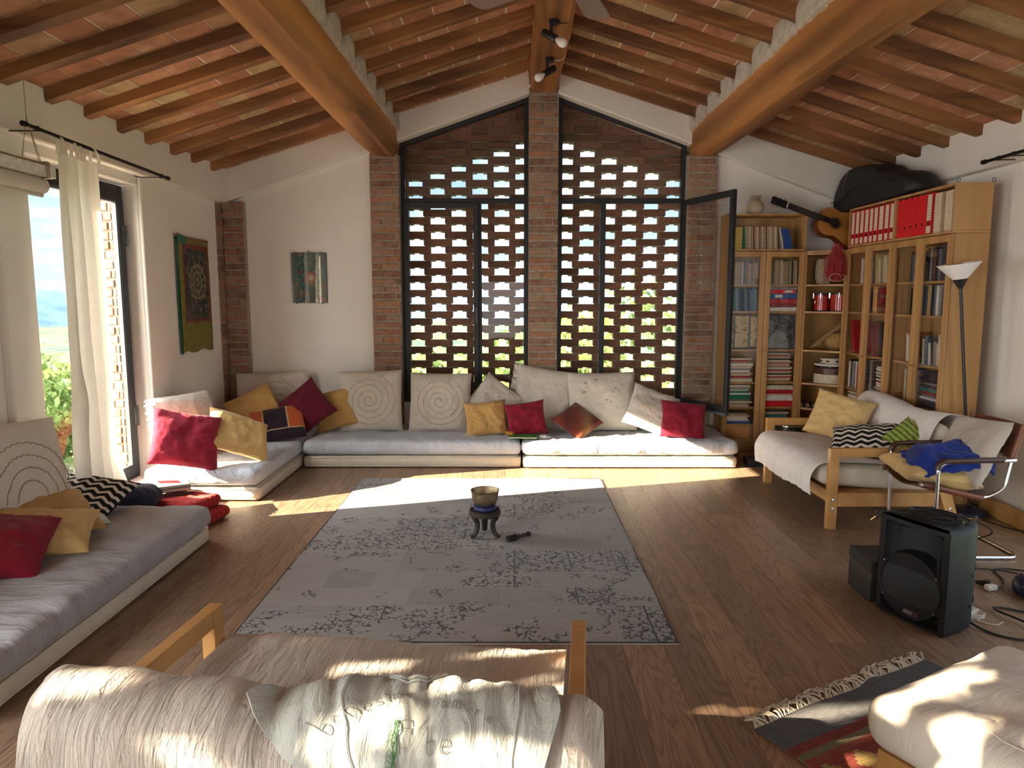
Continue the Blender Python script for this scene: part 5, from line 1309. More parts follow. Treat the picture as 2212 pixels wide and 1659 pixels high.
# ------------------------------------------------------------------ on the corner shelves: drums, basket, raffia
M_SKIN = plain('drum_skin', (.60, .52, .40), .6); M_DRUMRED = plain('red_lacquer', (.42, .022, .014), .16, var=.25); M_GOAT = plain('goat_hide', (.36, .16, .07), .95, var=.5, scale=14, bump=.7)
M_BASKET = plain('woven_straw', (.38, .23, .08), .9, var=.3, scale=60, bump=.8)
t = thing('strapped_drum', 'small drum laced with pale straps on the top corner shelf', 'drum', (2.985, 6.93, SH[5] + .001))
dp = [(0, 0), (.045, 0), (.064, .05), (.068, .11), (.064, .18), (.056, .235), (0, .236)]
g = G(); g.lathe(dp, n=28, caps=False); g.build('shell', MB_['tan'], t)
g = G(); g.lathe([(0, .236), (.055, .237), (.058, .23)], n=28, caps=False); g.build('drum_skin', M_SKIN, t)
g = G()
for k in range(16):
    a = 2 * pi * k / 16; g.tube([V((cos(a + .12 * i) * (r + .004), sin(a + .12 * i) * (r + .004), z)) for i, (r, z) in enumerate(((.046, .004), (.065, .05), (.069, .11), (.065, .18), (.057, .236)))], .0035, 5, 0)
g.build('strap', MB_['cream'], t)
o = G(); random.seed(8)
for k in range(420):
    a = random.random() * 6.283; b = random.gauss(0, 1); r0 = abs(random.gauss(0, .02)); h = random.uniform(.1, .36)
    p = V((r0 * cos(a), r0 * sin(a) * .6, .0)); w = random.uniform(.02, .09) * (1 if h < .28 else .5)
    q = [p + V((0, 0, random.uniform(0, .05))), p + V((w * cos(a), w * sin(a) * .5 - .01, h * .45)), p + V((w * cos(a + b * .3) * .9, w * sin(a) * .5, h * .8)), p + V((w * .5 * cos(a + b), w * .4 * sin(a + b), h))]
    o.tube(spline(q, 3), .0014, 3, 0, caps=False)
o = o.build('raffia_bunch', plain('red_raffia', (.48, .05, .06), .8, var=.4, scale=30), loc=(2.965, 6.632, SH[5] + .015), ang=80); tag(o, 'bunch of red raffia hanging over the top corner shelf', 'raffia')
g = G(); g.tube([V((.04 * cos(k * .55) * (1 + .1 * k), -.01, .05 + .035 * sin(k * .55))) for k in range(14)], .003, 5); o = g.build('cord_loop', MB_['cream'], loc=(2.955, 6.60, SH[5] + .01)); tag(o, 'loop of white cord in front of the red raffia', 'cord')
for k, (x, y, lab) in enumerate(((2.965, 6.90, 'small red lacquered drum with a pale tag, the left of the pair'), (3.10, 6.80, 'larger red lacquered drum, the right of the pair'))):
    t = thing('red_drum', lab, 'drum', (x, y, SH[4] + .001), 0, 'red drums on the corner shelf'); r = (.068, .088)[k]; h = (.165, .17)[k]
    g = G(); g.lathe([(0, .004), (r, .004), (r, h), (r * .96, h), (0, h - .004)], n=40, caps=False); g.build('shell', M_DRUMRED, t)
    g = G(); g.lathe([(r, h - .012), (r + .005, h - .010), (r + .005, h + .004), (r - .004, h + .006)], n=40, caps=False); g.lathe([(r, 0), (r + .003, 0), (r + .003, .008), (r, .008)], n=40, caps=False); g.build('hoop', M_BLACK, t)
    g = G(); g.lathe([(0, h), (r - .004, h + .001)], n=40, caps=False); g.build('drum_skin', M_SKIN, t)
    for a in range(5): 
        g = G(); g.tube([V((cos(a * 1.257 + .4) * (r + .006), sin(a * 1.257 + .4) * (r + .006), h * .75)), V((cos(a * 1.257 + .4) * (r + .006), sin(a * 1.257 + .4) * (r + .006), h + .004))], .004, 6); g.build('lug', M_CHROME, t)
    if k == 0: g = G(); g.bx(-.072, -.069, -.03, -.005, .075, .1); g.build('paper_tag', MB_['white'], t)
o = G(); o.lathe([(0, 0), (.06, 0), (.115, .035), (.138, .085), (.125, .135), (.085, .165), (.055, .172), (.05, .165), (0, .16)], n=36, caps=False)
o = o.build('gourd_basket', M_BASKET, loc=(3.12, 6.85, SH[3] + .001)); tag(o, 'round woven straw gourd basket on the third corner shelf', 'basket')
for k, (a, b) in enumerate((((2.87, 6.86, SH[3] + .02), (3.20, 6.76, SH[3] + .33)), ((2.89, 6.83, SH[3] + .03), (3.23, 6.74, SH[3] + .335)))):
    g = G(); a, b = V(a), V(b); g.tube(spline([a, a.lerp(b, .5) + V((0, -.03, -.0 + .02)), b], 8), [.007] * 17, 8); o = g.build('bow_stick', MB_['tan']); tag(o, ('lower thin curved stick leaning across the straw gourd basket', 'upper thin curved stick leaning across the straw gourd basket')[k], 'stick', 'sticks leaning on the gourd')
z = SH[2] + .001
t = thing('frame_drum', 'pale frame drum at the bottom of the drum pile', 'drum', (3.09, 6.89, z), 0, 'piled frame drums'); g = G(); g.lathe([(.14, 0), (.155, 0), (.155, .085), (.14, .085)], n=44, caps=False); g.build('rim', MB_['cream'], t); g = G(); g.lathe([(0, .083), (.154, .086)], n=44, caps=False); g.build('drum_skin', M_SKIN, t); z += .0875
t = thing('frame_drum', 'dark brown frame drum with a white skin in the middle of the drum pile', 'drum', (3.095, 6.89, z), 0, 'piled frame drums'); g = G(); g.lathe([(.135, 0), (.148, 0), (.150, .085), (.135, .085)], n=44, caps=False); g.build('rim', wood('dark_rim', (.07, .025, .015), (.16, .06, .03), 2, .6, .3), t); g = G(); g.lathe([(.151, .055), (.153, .085)], n=44, caps=False); g.build('band', MB_['black'], t); g = G(); g.lathe([(.153, .078), (.162, .082), (.158, .096), (0, .098)], n=44, caps=False); g.build('drum_skin', MB_['white'], t)
g = G()
for a in range(12): g.lathe([(0, 0), (.004, 0), (.003, .003), (0, .004)], n=8, M=Matrix.Rotation(a * .5236, 4, 'Z') @ Matrix.Translation(V((.1515, 0, .07))) @ Matrix.Rotation(radians(90), 4, 'Y'), caps=False)
g.build('tack', M_CHROME, t); z += .099
t = thing('tambourine', 'small pale tambourine on top of the drum pile', 'tambourine', (3.095, 6.89, z)); g = G(); n_ = 48
for k in range(8):
    a0 = k * pi / 4
    g.grid(lambda u, v: V((cos(a0 + u * pi / 4) * .105, sin(a0 + u * pi / 4) * .105, v * .05)), 8, 1); 
for zz in (0, .035): g.lathe([(.092, zz), (.106, zz), (.106, zz + .014), (.092, zz + .014)], n=n_, caps=False)
g.lathe([(.0, .0495), (.106, .0505)], n=n_, caps=False); g.build('rim', M_SKIN, t)
g = G()
for k in range(8): a = k * pi / 4; g.box((cos(a) * .105, sin(a) * .105, .024), (.008, .03, .014), 0, rot3('Z', a))
g.build('jingle', MB_['black'], t)
for k in range(5):
    x = 2.81 + .05 * k; y = 6.97 - .042 * k; g = G(); g.tube([(0, -.11, 0), (0, .16, 0)], [.016, .018], 14, caps=True); g.lathe([(.012, 0), (.021, 0), (.021, .012), (.012, .012)], n=14, M=Matrix.Translation(V((0, -.115, 0))) @ Matrix.Rotation(radians(90), 4, 'X')); o = g.build('bamboo_flute', plain('dark_bamboo', (.12, .085, .035), .5, var=.4), loc=(x + .03, y + .02, SH[1] + .026), rot=(0, 0, radians(-18))); tag(o, 'dark bamboo flute on the lowest corner shelf, %s from the left' % ORD[k], 'flute', 'bamboo flutes')
t = thing('djembe', 'goatskin djembe with striped rope standing behind the white sofa', 'drum', (2.885, 6.60, 0.0))
g = G(); g.lathe([(0, 0), (.08, 0), (.075, .1), (.11, .2), (.125, .29), (0, .29)], n=36, caps=False); g.build('shell', MB_['brown'], t)
g = G(); g.lathe([(.118, .27), (.137, .275), (.14, .31), (.13, .325), (.118, .32)], n=40, caps=False)
for v_ in range(len(g.v)): g.v[v_] = g.v[v_] * (1 + .05 * nz(g.v[v_] * 25))
g.build('fur_collar', M_GOAT, t); g = G(); g.lathe([(0, .323), (.125, .322)], n=40, caps=False); g.build('drum_skin', M_SKIN, t)
for mi_, off in ((MB_['white'], 0), (MB_['orange'], .09), (MB_['black'], .18)):
    g = G()
    for k in range(20): a = 2 * pi * k / 20 + off; g.tube([V((cos(a) * r, sin(a) * r, z)) for r, z in ((.081, .06), (.083, .11), (.116, .2), (.132, .28))], .006, 5)
    g.build('rope', mi_, t)
t = thing('bucket_drum', 'dark green metal bucket behind the arm of the white futon sofa', 'bucket', (2.62, 6.66, 0)); g = G(); g.lathe([(0, 0), (.085, 0), (.125, .30), (.128, .34), (.122, .34), (.118, .30), (0, .28)], n=40, caps=False); g.build('body', plain('dark_green_metal', (.045, .05, .035), .35, .6), t); g = G(); g.lathe([(.124, .33), (.133, .332), (.133, .344), (.12, .345)], n=40, caps=False); g.build('rim', M_CHROME, t)
g = G(); g.bx(-.14, .14, -.09, .09, 0, .05); o = g.build('wooden_tray', [M_BEAM], bevel=.003, loc=(2.33, 6.70, .0), rot=(0, 0, .5)); tag(o, 'dark wooden tray on the floor in front of the back wall bookcase', 'tray')
g = G(); g.bx(-.22, .22, -.08, .08, 0, .075); o = g.build('low_crate', [MB_['black']], bevel=.004, loc=(2.36, 6.42, .0), rot=(0, 0, -.05)); tag(o, 'low black case on the floor between the mattress and the futon sofa', 'case')

# ------------------------------------------------------------------ on top of the cases
o = G(); o.lathe([(0, 0), (.045, 0), (.072, .03), (.082, .075), (.070, .115), (.045, .14), (.040, .155), (.058, .175), (.050, .178), (.034, .158), (0, .15)], n=36, caps=False)
tag(o.build('vase', plain('veined_alabaster', (.52, .42, .28), .5, var=.35, scale=9, bump=.2), loc=(2.325, 7.0, 2.326)), 'veined alabaster vase on top of the back wall bookcase', 'vase')
t = thing('guitar', 'classical guitar leaning in the corner above the bookcases', 'guitar', (3.10, 6.84, 2.205), 0, None, (radians(-12), radians(20), 0))
M_SPRUCE = wood('guitar_top', (.40, .15, .035), (.52, .22, .06), 0, .4, .25, bump=.02)
oc = []
for k in range(64):
    a = 2 * pi * k / 64; x = .235 * cos(a); w = .128 + .030 * cos(a) ** 1 - .040 * exp(-((x + .055) / .075) ** 2); w = .185 * (1 - abs(x / .245) ** 3.2) ** .5 * (1 - .27 * exp(-((x + .045) / .085) ** 2)) * (.86 + .14 * (x / .235 + 1) / 2 + 0 * w) ; oc.append((x, w * (1 if sin(a) >= 0 else -1)))
oc = [p for i, p in enumerate(oc) if (V(p) - V(oc[i - 1])).length > 1e-4]
MG = Matrix.Rotation(radians(90), 4, 'X')
g = G(); g.prism(oc, -.09, -.002, 0, MG); g.build('body', wood('guitar_side', (.11, .03, .012), (.2, .06, .02), 0, .5, .25), t, ang=30, bevel=.003)
g = G(); g.prism([(x * .99, y * .99) for x, y in oc], -.001, .002, 0, MG); g.build('soundboard', M_SPRUCE, t, ang=30)
g = G(); g.lathe([(0, 0), (.044, 0), (.044, .0012), (0, .0012)], n=36, M=Matrix.Translation(V((-.075, -.0022, 0))) @ Matrix.Rotation(radians(90), 4, 'X')); g.build('sound_hole', MB_['black'], t)
g = G(); g.lathe([(.047, 0), (.06, 0), (.06, .001), (.047, .001)], n=36, M=Matrix.Translation(V((-.075, -.0022, 0))) @ Matrix.Rotation(radians(90), 4, 'X'), caps=False); g.build('rosette', MB_['brown'], t)
g = G(); g.bx(.115, .14, -.012, -.002, -.09, .09); g.build('bridge', MB_['black'], t, bevel=.002)
g = G(); g.bx(-.56, -.11, -.011, -.003, -.028, .028); g.bx(-.56, -.2, -.003, .018, -.024, .024); nk = g.build('neck', MB_['black'], t, bevel=.004)
g = G()
for k in range(12): xx = -.555 + .40 * (1 - 2 ** (-k / 12)) * 1.6; g.bx(xx, xx + .002, -.0125, -.011, -.027, .027)
g.build('fret', M_CHROME, nk)
g = G(); g.bx(-.72, -.565, -.004, .012, -.036, .036); hd = g.build('headstock', MB_['black'], t, bevel=.004)
g = G(); g.bx(-.567, -.560, -.014, -.003, -.027, .027); g.build('nut', MB_['white'], nk)
g = G()
for k in range(3):
    for s in (-1, 1): g.tube([(-.69 + .045 * k, .004, s * .036), (-.69 + .045 * k, .004, s * .052)], .006, 8)
g.build('tuning_peg', M_BRASS, hd)
g = G()
for k in range(6): g.tube([(-.56, -.0145, -.021 + .0084 * k), (.125, -.0145, -.026 + .0104 * k)], .0006, 4)
g.build('string', M_CHROME, t)
# black bag
t = thing('gig_bag', 'black padded instrument bag on top of the right wall bookcases', 'bag', (3.215, 6.37, 2.334))
oy = [(.74, .07), (.715, .17), (.62, .29), (.50, .365), (.33, .395), (.10, .375), (-.12, .34), (-.21, .285), (-.30, .235), (-.50, .225), (-.63, .185), (-.70, .11), (-.715, .03), (-.60, .004), (0, .002), (.55, .004), (.70, .02)]
g = G(); n_ = len(oy); L_ = []
for s, k in ((-.155, .80), (-.13, .93), (-.06, 1.0), (.05, 1.0), (.12, .93), (.145, .80)): L_.append([V((s + .012 * nz((y * 5, z * 5, s)), .02 + (y - .02) * k, .19 + (z - .19) * (k if z > .1 else 1 - (1 - k) * .3))) for y, z in oy])
vs_ = [p for l in L_ for p in l]; fs = [(i * n_ + j, i * n_ + (j + 1) % n_, (i + 1) * n_ + (j + 1) % n_, (i + 1) * n_ + j) for i in range(5) for j in range(n_)] + [tuple(range(n_))[::-1], tuple(range(5 * n_, 6 * n_))]
g.add(vs_, fs); g.build('bag_body', plain('black_nylon', (.008, .008, .009), .6, bump=.2, scale=30), t, ang=80, sub=2)
g = G(); g.tube(spline([(-.168, .62, .10), (-.170, .40, .12), (-.168, .1, .20), (-.166, -.2, .20), (-.160, -.5, .14)], 6), .005, 6); g.tube(spline([(-.168, .40, .12), (-.166, .36, .25), (-.150, .33, .36)], 6), .004, 6); g.build('zip_piping', plain('black_piping', (.02, .02, .022), .4), t)
# ------------------------------------------------------------------ tubular steel armchair
M_LEATHER = plain('brown_leather', (.16, .045, .018), .35, var=.25, scale=10, bump=.08)
M_DKLEATHER = plain('dark_brown_leather', (.05, .016, .010), .3, var=.2, scale=10)
t = thing('armchair', 'cantilever armchair of chromed tube with brown leather slings', 'chair', (2.72, 4.325, 0))
ya, yb = -.268, .25; R0 = .0115
def bend(pts, r=.07):
    """round the corners of a polyline"""
    P_ = [V(p) for p in pts]; out = []
    n = len(P_)
    for i in range(n):
        a, b, c = P_[i - 1], P_[i], P_[(i + 1) % n]
        d1 = (a - b); d2 = (c - b); k = min(r, d1.length * .48, d2.length * .48); p, q = b + d1.normalized() * k, b + d2.normalized() * k
        for s in range(7):
            u = s / 6; out.append(p * (1 - u) ** 2 + b * 2 * u * (1 - u) + q * u * u)
    return out
loop = [(.28, yb, R0), (.28, ya, R0), (-.235, ya, R0), (-.245, ya, .585), (.235, ya, .60), (.235, yb, .60), (-.245, yb, .585), (-.235, yb, R0)]
g = G(); g.tube(bend(loop), R0, 14, closed=True); g.build('tube_frame', M_CHROME, t, ang=60)
for y in (ya + .035, yb - .035):
    g = G(); g.tube(bend([(-.31, y, .445), (.06, y, .36), (.175, y, .42), (.205, y, .60), (.255, y, .80), (.25, y, .79), (.2, y, .6), (.17, y, .42), (.06, y, .358)], .05)[7:32], .0095, 12); g.build('seat_tube', M_CHROME, t, ang=60)
    g = G(); g.tube([(-.31, y, .445), (-.10, y, .397), (.05, y, .362)], .019, 12); g.build('leather_sleeve', M_LEATHER, t)
    g = G(); g.lathe([(0, 0), (.016, 0), (.016, .012), (.012, .016), (0, .016)], n=16, M=Matrix.Translation(V((-.31, y, .445))) @ Matrix.Rotation(radians(-102), 4, 'Y')); g.build('tube_cap', M_CHROME, t)
g = G(); g.sheet(lambda u, v: V((-.31 + .37 * v, ya + .035 + (yb - ya - .07) * u, .455 - .085 * v - .055 * sin(pi * u))), 20, 10, .004); g.build('leather_seat', M_LEATHER, t)
g = G(); g.sheet(lambda u, v: V((.207 + .055 * v + .03 * sin(pi * u), ya + .03 + (yb - ya - .06) * u, .60 + .20 * v)), 20, 10, .004)
for y in (ya + .035, yb - .035): g.tube([(.205, y, .605), (.256, y, .80)], .019, 12)
g.build('leather_back', M_LEATHER, t)
for y in (ya, yb):
    g = G(); g.tube(bend([(-.246, y, .48), (-.246, y, .592), (.13, y, .602), (.12, y, .602)], .05)[7:22], .0165, 12); g.build('arm_pad', M_DKLEATHER, t, ang=60)
    g = G(); g.tube([(.17, y, .60), (.20, y + (.035 if y < 0 else -.035), .60)], .010, 8); g.build('bracket', M_CHROME, t)
RY = Matrix.Rotation
cushion('cushion', 'grey linen cushion against the back of the tubular armchair', (2.80, 4.30, .61), .48, .44, .12, M_LINEN, 31, 3, 0, 0, None, rot=Matrix.Rotation(radians(-90), 3, 'Z') @ Matrix.Rotation(radians(62), 3, 'X') @ Matrix.Rotation(radians(4), 3, 'Z'), pinch=.04)
cushion('cushion', 'yellow cushion on the seat of the tubular armchair', (2.57, 4.30, .475), .44, .42, .13, M_YEL, 32, 0, 0, 0, None, rot=Matrix.Rotation(radians(10), 3, 'Y') @ Matrix.Rotation(radians(3), 3, 'X'), wr=.03)
M_BLUECL = cloth('ultramarine_cotton', (.010, .028, .20), .5, 600, .12, wscale=6)
def bl(u, v):
    a, b = 2 * u - 1, 2 * v - 1
    x = 2.63 + .235 * a * (1 - .12 * b * b) + .03 * nz((b * 2, 3, 0)); y = 4.27 + .20 * b * (1 - .15 * a * a) + .015 * nz((a * 2, 7, 0))
    z = .535 + .085 * (1 - a * a) ** .5 * (1 - .6 * b * b) + .05 * (u - .3) 
    z += .030 * abs(nz((u * 3.2 + v * 2.0, v * 3.0 - u * 1.5, 0), 1, 4)) * 2 + .012 * fz((u * 4, v * 4, 2), 1, 8) + .05 * exp(-((v - .22 - .5 * u) / .10) ** 2) * (1 - .5 * u)
    e = max(0.0, abs(a) - .8) / .2; z -= .07 * e * e * (1 if a < 0 else .4); e = max(0.0, -b - .75) / .25; z -= .055 * e * e
    return V((x, y, max(z, .50)))
g = G(); g.sheet(bl, 54, 48, .012); g.sheet(lambda u, v: bl(.04 + .9 * u, .05 + .9 * v) - V((0, 0, .022)), 30, 30, .008); o = g.build('blue_cloth', M_BLUECL, ang=75); tag(o, 'ultramarine blue cloth heaped on the tubular armchair', 'cloth')

# cushions on the white sofa
cushion('cushion', 'mustard cushion leaning in the far corner of the white sofa', (2.53, 5.46, .615), .43, .38, .13, M_YEL, 33, 0, 0, 0, None, rot=Matrix.Rotation(radians(-30), 3, 'Z') @ Matrix.Rotation(radians(60), 3, 'X') @ Matrix.Rotation(radians(-14), 3, 'Z'), wr=.035)
cushion('cushion', 'black and white zigzag cushion lying on the white sofa', (2.50, 5.00, .525), .44, .40, .12, M_ZIG2, 34, 0, 0, 0, None, rot=Matrix.Rotation(radians(-50), 3, 'Z') @ Matrix.Rotation(radians(24), 3, 'X') @ Matrix.Rotation(radians(20), 3, 'Z'), wr=.012)
cushion('cushion', 'green cable knit cushion behind the armrest of the white sofa', (2.69, 4.83, .535), .34, .26, .09, M_KNIT, 35, 0, 0, 0, None, rot=Matrix.Rotation(radians(-24), 3, 'Z') @ Matrix.Rotation(radians(58), 3, 'X') @ Matrix.Rotation(radians(44), 3, 'Z'), wr=.01)

# ------------------------------------------------------------------ loudspeaker and things round it
t = thing('loudspeaker', 'black plastic loudspeaker standing on the floor at the right', 'loudspeaker', (2.005, 3.275, .006), radians(-66.5))
M_SPK = plain('black_grained_plastic', (.012, .013, .015), .5, var=.1, scale=60, bump=.25, spec=.3)
W_, H_, D_ = .36, .50, .30
def sidew(z, y): return W_ / 2 * (1 - .30 * max(0, (y + .02) / .17) ** 1.6)
def ring_(z, k):
    pts = [(-W_ / 2, -.145), (W_ / 2, -.145), (W_ / 2, -.02), (W_ / 2 * .92, .06), (W_ / 2 * .66, .135), (W_ / 2 * .45, .15), (-W_ / 2 * .45, .15), (-W_ / 2 * .66, .135), (-W_ / 2 * .92, .06), (-W_ / 2, -.02)]
    return [V((x * k, -.02 + (y + .02) * k, z)) for x, y in pts]
g = G(); lv = [(0.0, .90), (.012, .965), (.04, .99), (.25, 1.0), (.46, .985), (.488, .955), (.50, .88)]; vs_ = []
for z, k in lv: vs_ += ring_(z, k)
n_ = 10; fs = [(i * n_ + j, i * n_ + (j + 1) % n_, (i + 1) * n_ + (j + 1) % n_, (i + 1) * n_ + j) for i in range(len(lv) - 1) for j in range(n_) if j != 0]
fs += [tuple(range(n_))[::-1], tuple(range((len(lv) - 1) * n_, len(lv) * n_))]
g.add(vs_, fs)
def front(u, v):
    x = (u - .5) * W_ * .985; z = .008 + .482 * v; y = -.145 - .012 * (1 - (2 * u - 1) ** 2) * 1.0 + .006 * (abs(2 * v - 1) ** 6)
    dx, dz = x, z - .185; r = sqrt(dx * dx + dz * dz)
    if abs(x) < .148 and .225 < z < .468 and r > .152:
        e = min(1, (.148 - abs(x)) / .03, (.468 - z) / .025, (r - .152) / .012)
        tx = exp(-((x - .085) / .05) ** 2); slope = max(0.0, (z - .20) / .26)
        y += max(0.0, e) ** .7 * (.018 + .095 * slope * (.45 + .55 * exp(-((x - .05) / .10) ** 2)) * (1 if x < .10 else .45))
    if r > .158 and z < .09 and abs(x) < .15 and z > .02: y += .05 * min(1, (r - .158) / .012, (.15 - abs(x)) / .01, (z - .02) / .01)
    return V((x, y, z))
g.grid(front, 72, 96)
g.build('cabinet', M_SPK, t, ang=45)
g = G(); g.grid(lambda u, v: V((.150 * v * cos(u * 2 * pi), -.160 + .010 * v * v, .185 + .150 * v * sin(u * 2 * pi))), 48, 8, wrap=True)
def grille():
    m = Mt('perforated_grille'); vo = m.N('TexVoronoi', feature='F1'); m.put(vo.inputs['Vector'], m.coord()); vo.inputs['Scale'].default_value = 260; vo.inputs['Randomness'].default_value = 0
    s = m.N('Mapping'); m.put(s.inputs[0], m.coord()); s.inputs['Location'].default_value = (0, 0, -.185 * 7.5); s.inputs['Scale'].default_value = (7.5, 0, 7.5)
    return m.fin(m.ramp(vo.outputs['Distance'], [(.2, (.004,) * 3), (.4, (.022, .026, .030))]), .5)
g.build('woofer_grille', grille(), t)
g = G(); g.lathe([(.150, 0), (.156, .004), (.156, .008), (.150, .008)], n=56, M=Matrix.Translation(V((0, -.150, .185))) @ Matrix.Rotation(radians(90), 4, 'X'), caps=False); g.build('woofer_rim', M_BLACK, t)
for a in (32, 148, 212, 328): g = G(); g.lathe([(0, 0), (.005, 0), (.004, .004), (0, .005)], n=10, M=Matrix.Translation(V((.158 * cos(radians(a)), -.155, .185 + .158 * sin(radians(a))))) @ Matrix.Rotation(radians(90), 4, 'X')); g.build('screw', M_CHROME, t)
g = G()
def oval(w, h, n=28): return [((w - h) / 2 * (1 if cos(2 * pi * k / n) > 0 else -1) + h / 2 * cos(2 * pi * k / n), h / 2 * sin(2 * pi * k / n)) for k in range(n)]
Mo = Matrix.Translation(V((.022, -.158, .062))) @ Matrix.Rotation(radians(90), 4, 'X')
g.prism(oval(.078, .024), 0, .003, 0, Mo); bd = g.build('badge', plain('dark_red_badge', (.035, .008, .01), .3), t)
g = G(); g.tube([Mo @ V((a, b, .0035)) for a, b in oval(.078, .024)], .0009, 5, closed=True); g.build('badge_rim', M_CHROME, bd)
fc = bpy.data.curves.new('badge_lettering', 'FONT'); fc.body = 'SIGMA'; fc.size = .015; fc.extrude = .0004; fc.align_x = 'LEFT'; fc.align_y = 'CENTER'
fo = bpy.data.objects.new('badge_lettering', fc); COL.objects.link(fo); fo.parent = bd; fo.matrix_local = Mo @ Matrix.Translation(V((-.035, 0, .0034))); fc.materials.append(MB_['white'])
bpy.context.view_layer.update(); me_ = bpy.data.meshes.new_from_object(fo); bpy.data.objects.remove(fo); fo = bpy.data.objects.new('badge_lettering', me_); COL.objects.link(fo); fo.parent = bd; fo.matrix_local = Mo @ Matrix.Translation(V((-.035, 0, .0034)))
g = G()
for z in (.12, .27): g.tube([(W_ / 2 * .96, .03, z), (W_ / 2 * .85, .085, z + .012), (W_ / 2 * .62, .142, z + .018)], .004, 6)
g.build('moulded_rib', M_SPK, t)
M_CABLE = plain('black_cable', (.010, .010, .011), .45)
MSP = t.matrix_basis.copy() if False else Matrix.Translation(V((2.005, 3.275, .006))) @ Matrix.Rotation(radians(-66.5), 4, 'Z')
def cable(name, lab, pts, r, m, n=8, closed=False, parent=None, cat='cable', group=None):
    g = G(); g.tube(spline(pts, n), r, 8); o = g.build(name, m, parent, ang=70)
    if parent is None: tag(o, lab, cat, group)
    return o
random.seed(2); pts = []
for k in range(34):
    a = k * .62 + .4; rr = 1 - .012 * k; pts.append(MSP @ V((.012 * sin(k * 1.7) + .135 * rr * cos(a), -.01 + (.085 + .02 * sin(k)) * rr * sin(a), .507 + .0022 * (k % 6) + .004 * abs(sin(k * 2.1)))))
pts = [MSP @ V((-.20, -.155, .468)), MSP @ V((-.175, -.13, .502))] + pts
coil = cable('audio_cable', 'black audio cable coiled on top of the loudspeaker', pts, .0036, M_CABLE, 6)
g = G(); d = (pts[0] - pts[1]).normalized(); g.tube([pts[0] - d * .05, pts[0]], .006, 10); g.build('jack_sleeve', M_BLACK, coil); g = G(); g.tube([pts[0], pts[0] + d * .03], .003, 8); g.build('jack_tip', M_BRASS, coil)
g = G()
for k, (a, b) in enumerate(((-.06, .04), (.075, .06), (.13, -.02))): g.box(MSP @ V((a, b, .522)), (.035, .02, .016), 0, rot3('Z', k))
g.build('plug', M_BLACK, coil)
cable('power_cable', 'black cable hanging down the right side of the loudspeaker', [MSP @ V((.13, .09, .51)), MSP @ V((.19, .12, .47)), (2.235, 3.36, .34), (2.262, 3.36, .17), (2.235, 3.36, .06), (2.20, 3.37, .045), (2.17, 3.36, .06), (2.14, 3.33, .09)], .0036, M_CABLE)
cable('power_cable', 'thick black cable looping on the floor from the loudspeaker to the right edge', [(2.13, 3.28, .03), (2.19, 3.14, .007), (2.27, 3.06, .007), (2.37, 3.06, .007), (2.43, 3.13, .012), (2.41, 3.22, .02), (2.37, 3.32, .02), (2.40, 3.38, .012), (2.50, 3.34, .008), (2.62, 3.27, .007), (2.8, 3.22, .007)], .0055, M_CABLE)
pc = cable('extension_cord', 'dark cord with a white plug on the floor at the right', [(2.55, 3.60, .013), (2.63, 3.66, .008), (2.68, 3.74, .007), (2.72, 3.87, .007), (2.79, 3.90, .007), (2.95, 3.85, .007), (3.2, 3.8, .007)], .0045, M_CABLE)
g = G(); g.box((2.525, 3.605, .02), (.06, .032, .028), 0, rot3('Z', .2)); g.build('plug', MB_['white'], pc, bevel=.005)
pc = cable('power_cable', 'thin black cord curving to a black plug beside the white plug', [(2.50, 3.68, .016), (2.47, 3.74, .01), (2.47, 3.83, .007), (2.53, 3.89, .007), (2.62, 3.90, .007), (2.74, 3.86, .012), (2.86, 3.78, .012), (3.05, 3.70, .007)], .0036, M_CABLE)
g = G(); g.tube([(2.495, 3.68, .018), (2.535, 3.655, .02)], [.010, .017], 10); g.box((2.538, 3.653, .02), (.02, .036, .034), 0, rot3('Z', -.5)); g.build('plug', M_BLACK, pc)
cable('power_cable', 'black lamp flex running along the floor behind the armchair', [(3.26, 4.85, .007), (3.28, 4.72, .007), (3.32, 4.60, .007), (3.45, 4.45, .007)], .004, M_CABLE)
g = G(); g.box((2.215, 3.30, .022), (.085, .05, .036), 0, rot3('Z', .5)); 
g.tube([(2.22 + .05 * cos(k * .8), 3.27 + .03 * sin(k * .8), .01 + .001 * k) for k in range(28)], .003, 5)
g.tube(spline([(2.22, 3.24, .01), (2.28, 3.20, .006), (2.33, 3.225, .008)], 5), .0028, 5)
o = g.build('adapter', MB_['white'], bevel=.002); tag(o, 'white power adapter with its wrapped lead beside the loudspeaker', 'adapter')
t = thing('dome_device', 'dark blue dome shaped device at the right edge of the floor', 'device', (2.735, 3.53, 0)); g = G(); g.lathe([(0, 0), (.10, 0), (.125, .02), (.128, .05), (.115, .085), (.08, .105), (0, .108)], n=40, caps=False); g.build('dome', plain('navy_plastic', (.012, .018, .06), .3), t); g = G(); g.lathe([(.05, .1065), (.082, .105), (.080, .112), (.05, .1125)], n=40, caps=False); g.build('white_ring', MB_['white'], t)
t = thing('wooden_crate', 'black painted wooden crate beside the loudspeaker', 'crate', (1.93, 3.585, 0)); M_CRATE = wood('black_painted_wood', (.010, .010, .010), (.055, .045, .040), 1, 1, .65, bump=.3)
g = G(); g.bx(-.115, .115, -.12, .12, .001, .155); g.build('body', M_CRATE, t, bevel=.004); g = G(); g.bx(-.117, .117, -.122, .122, .158, .215); g.build('lid', M_CRATE, t, bevel=.004)

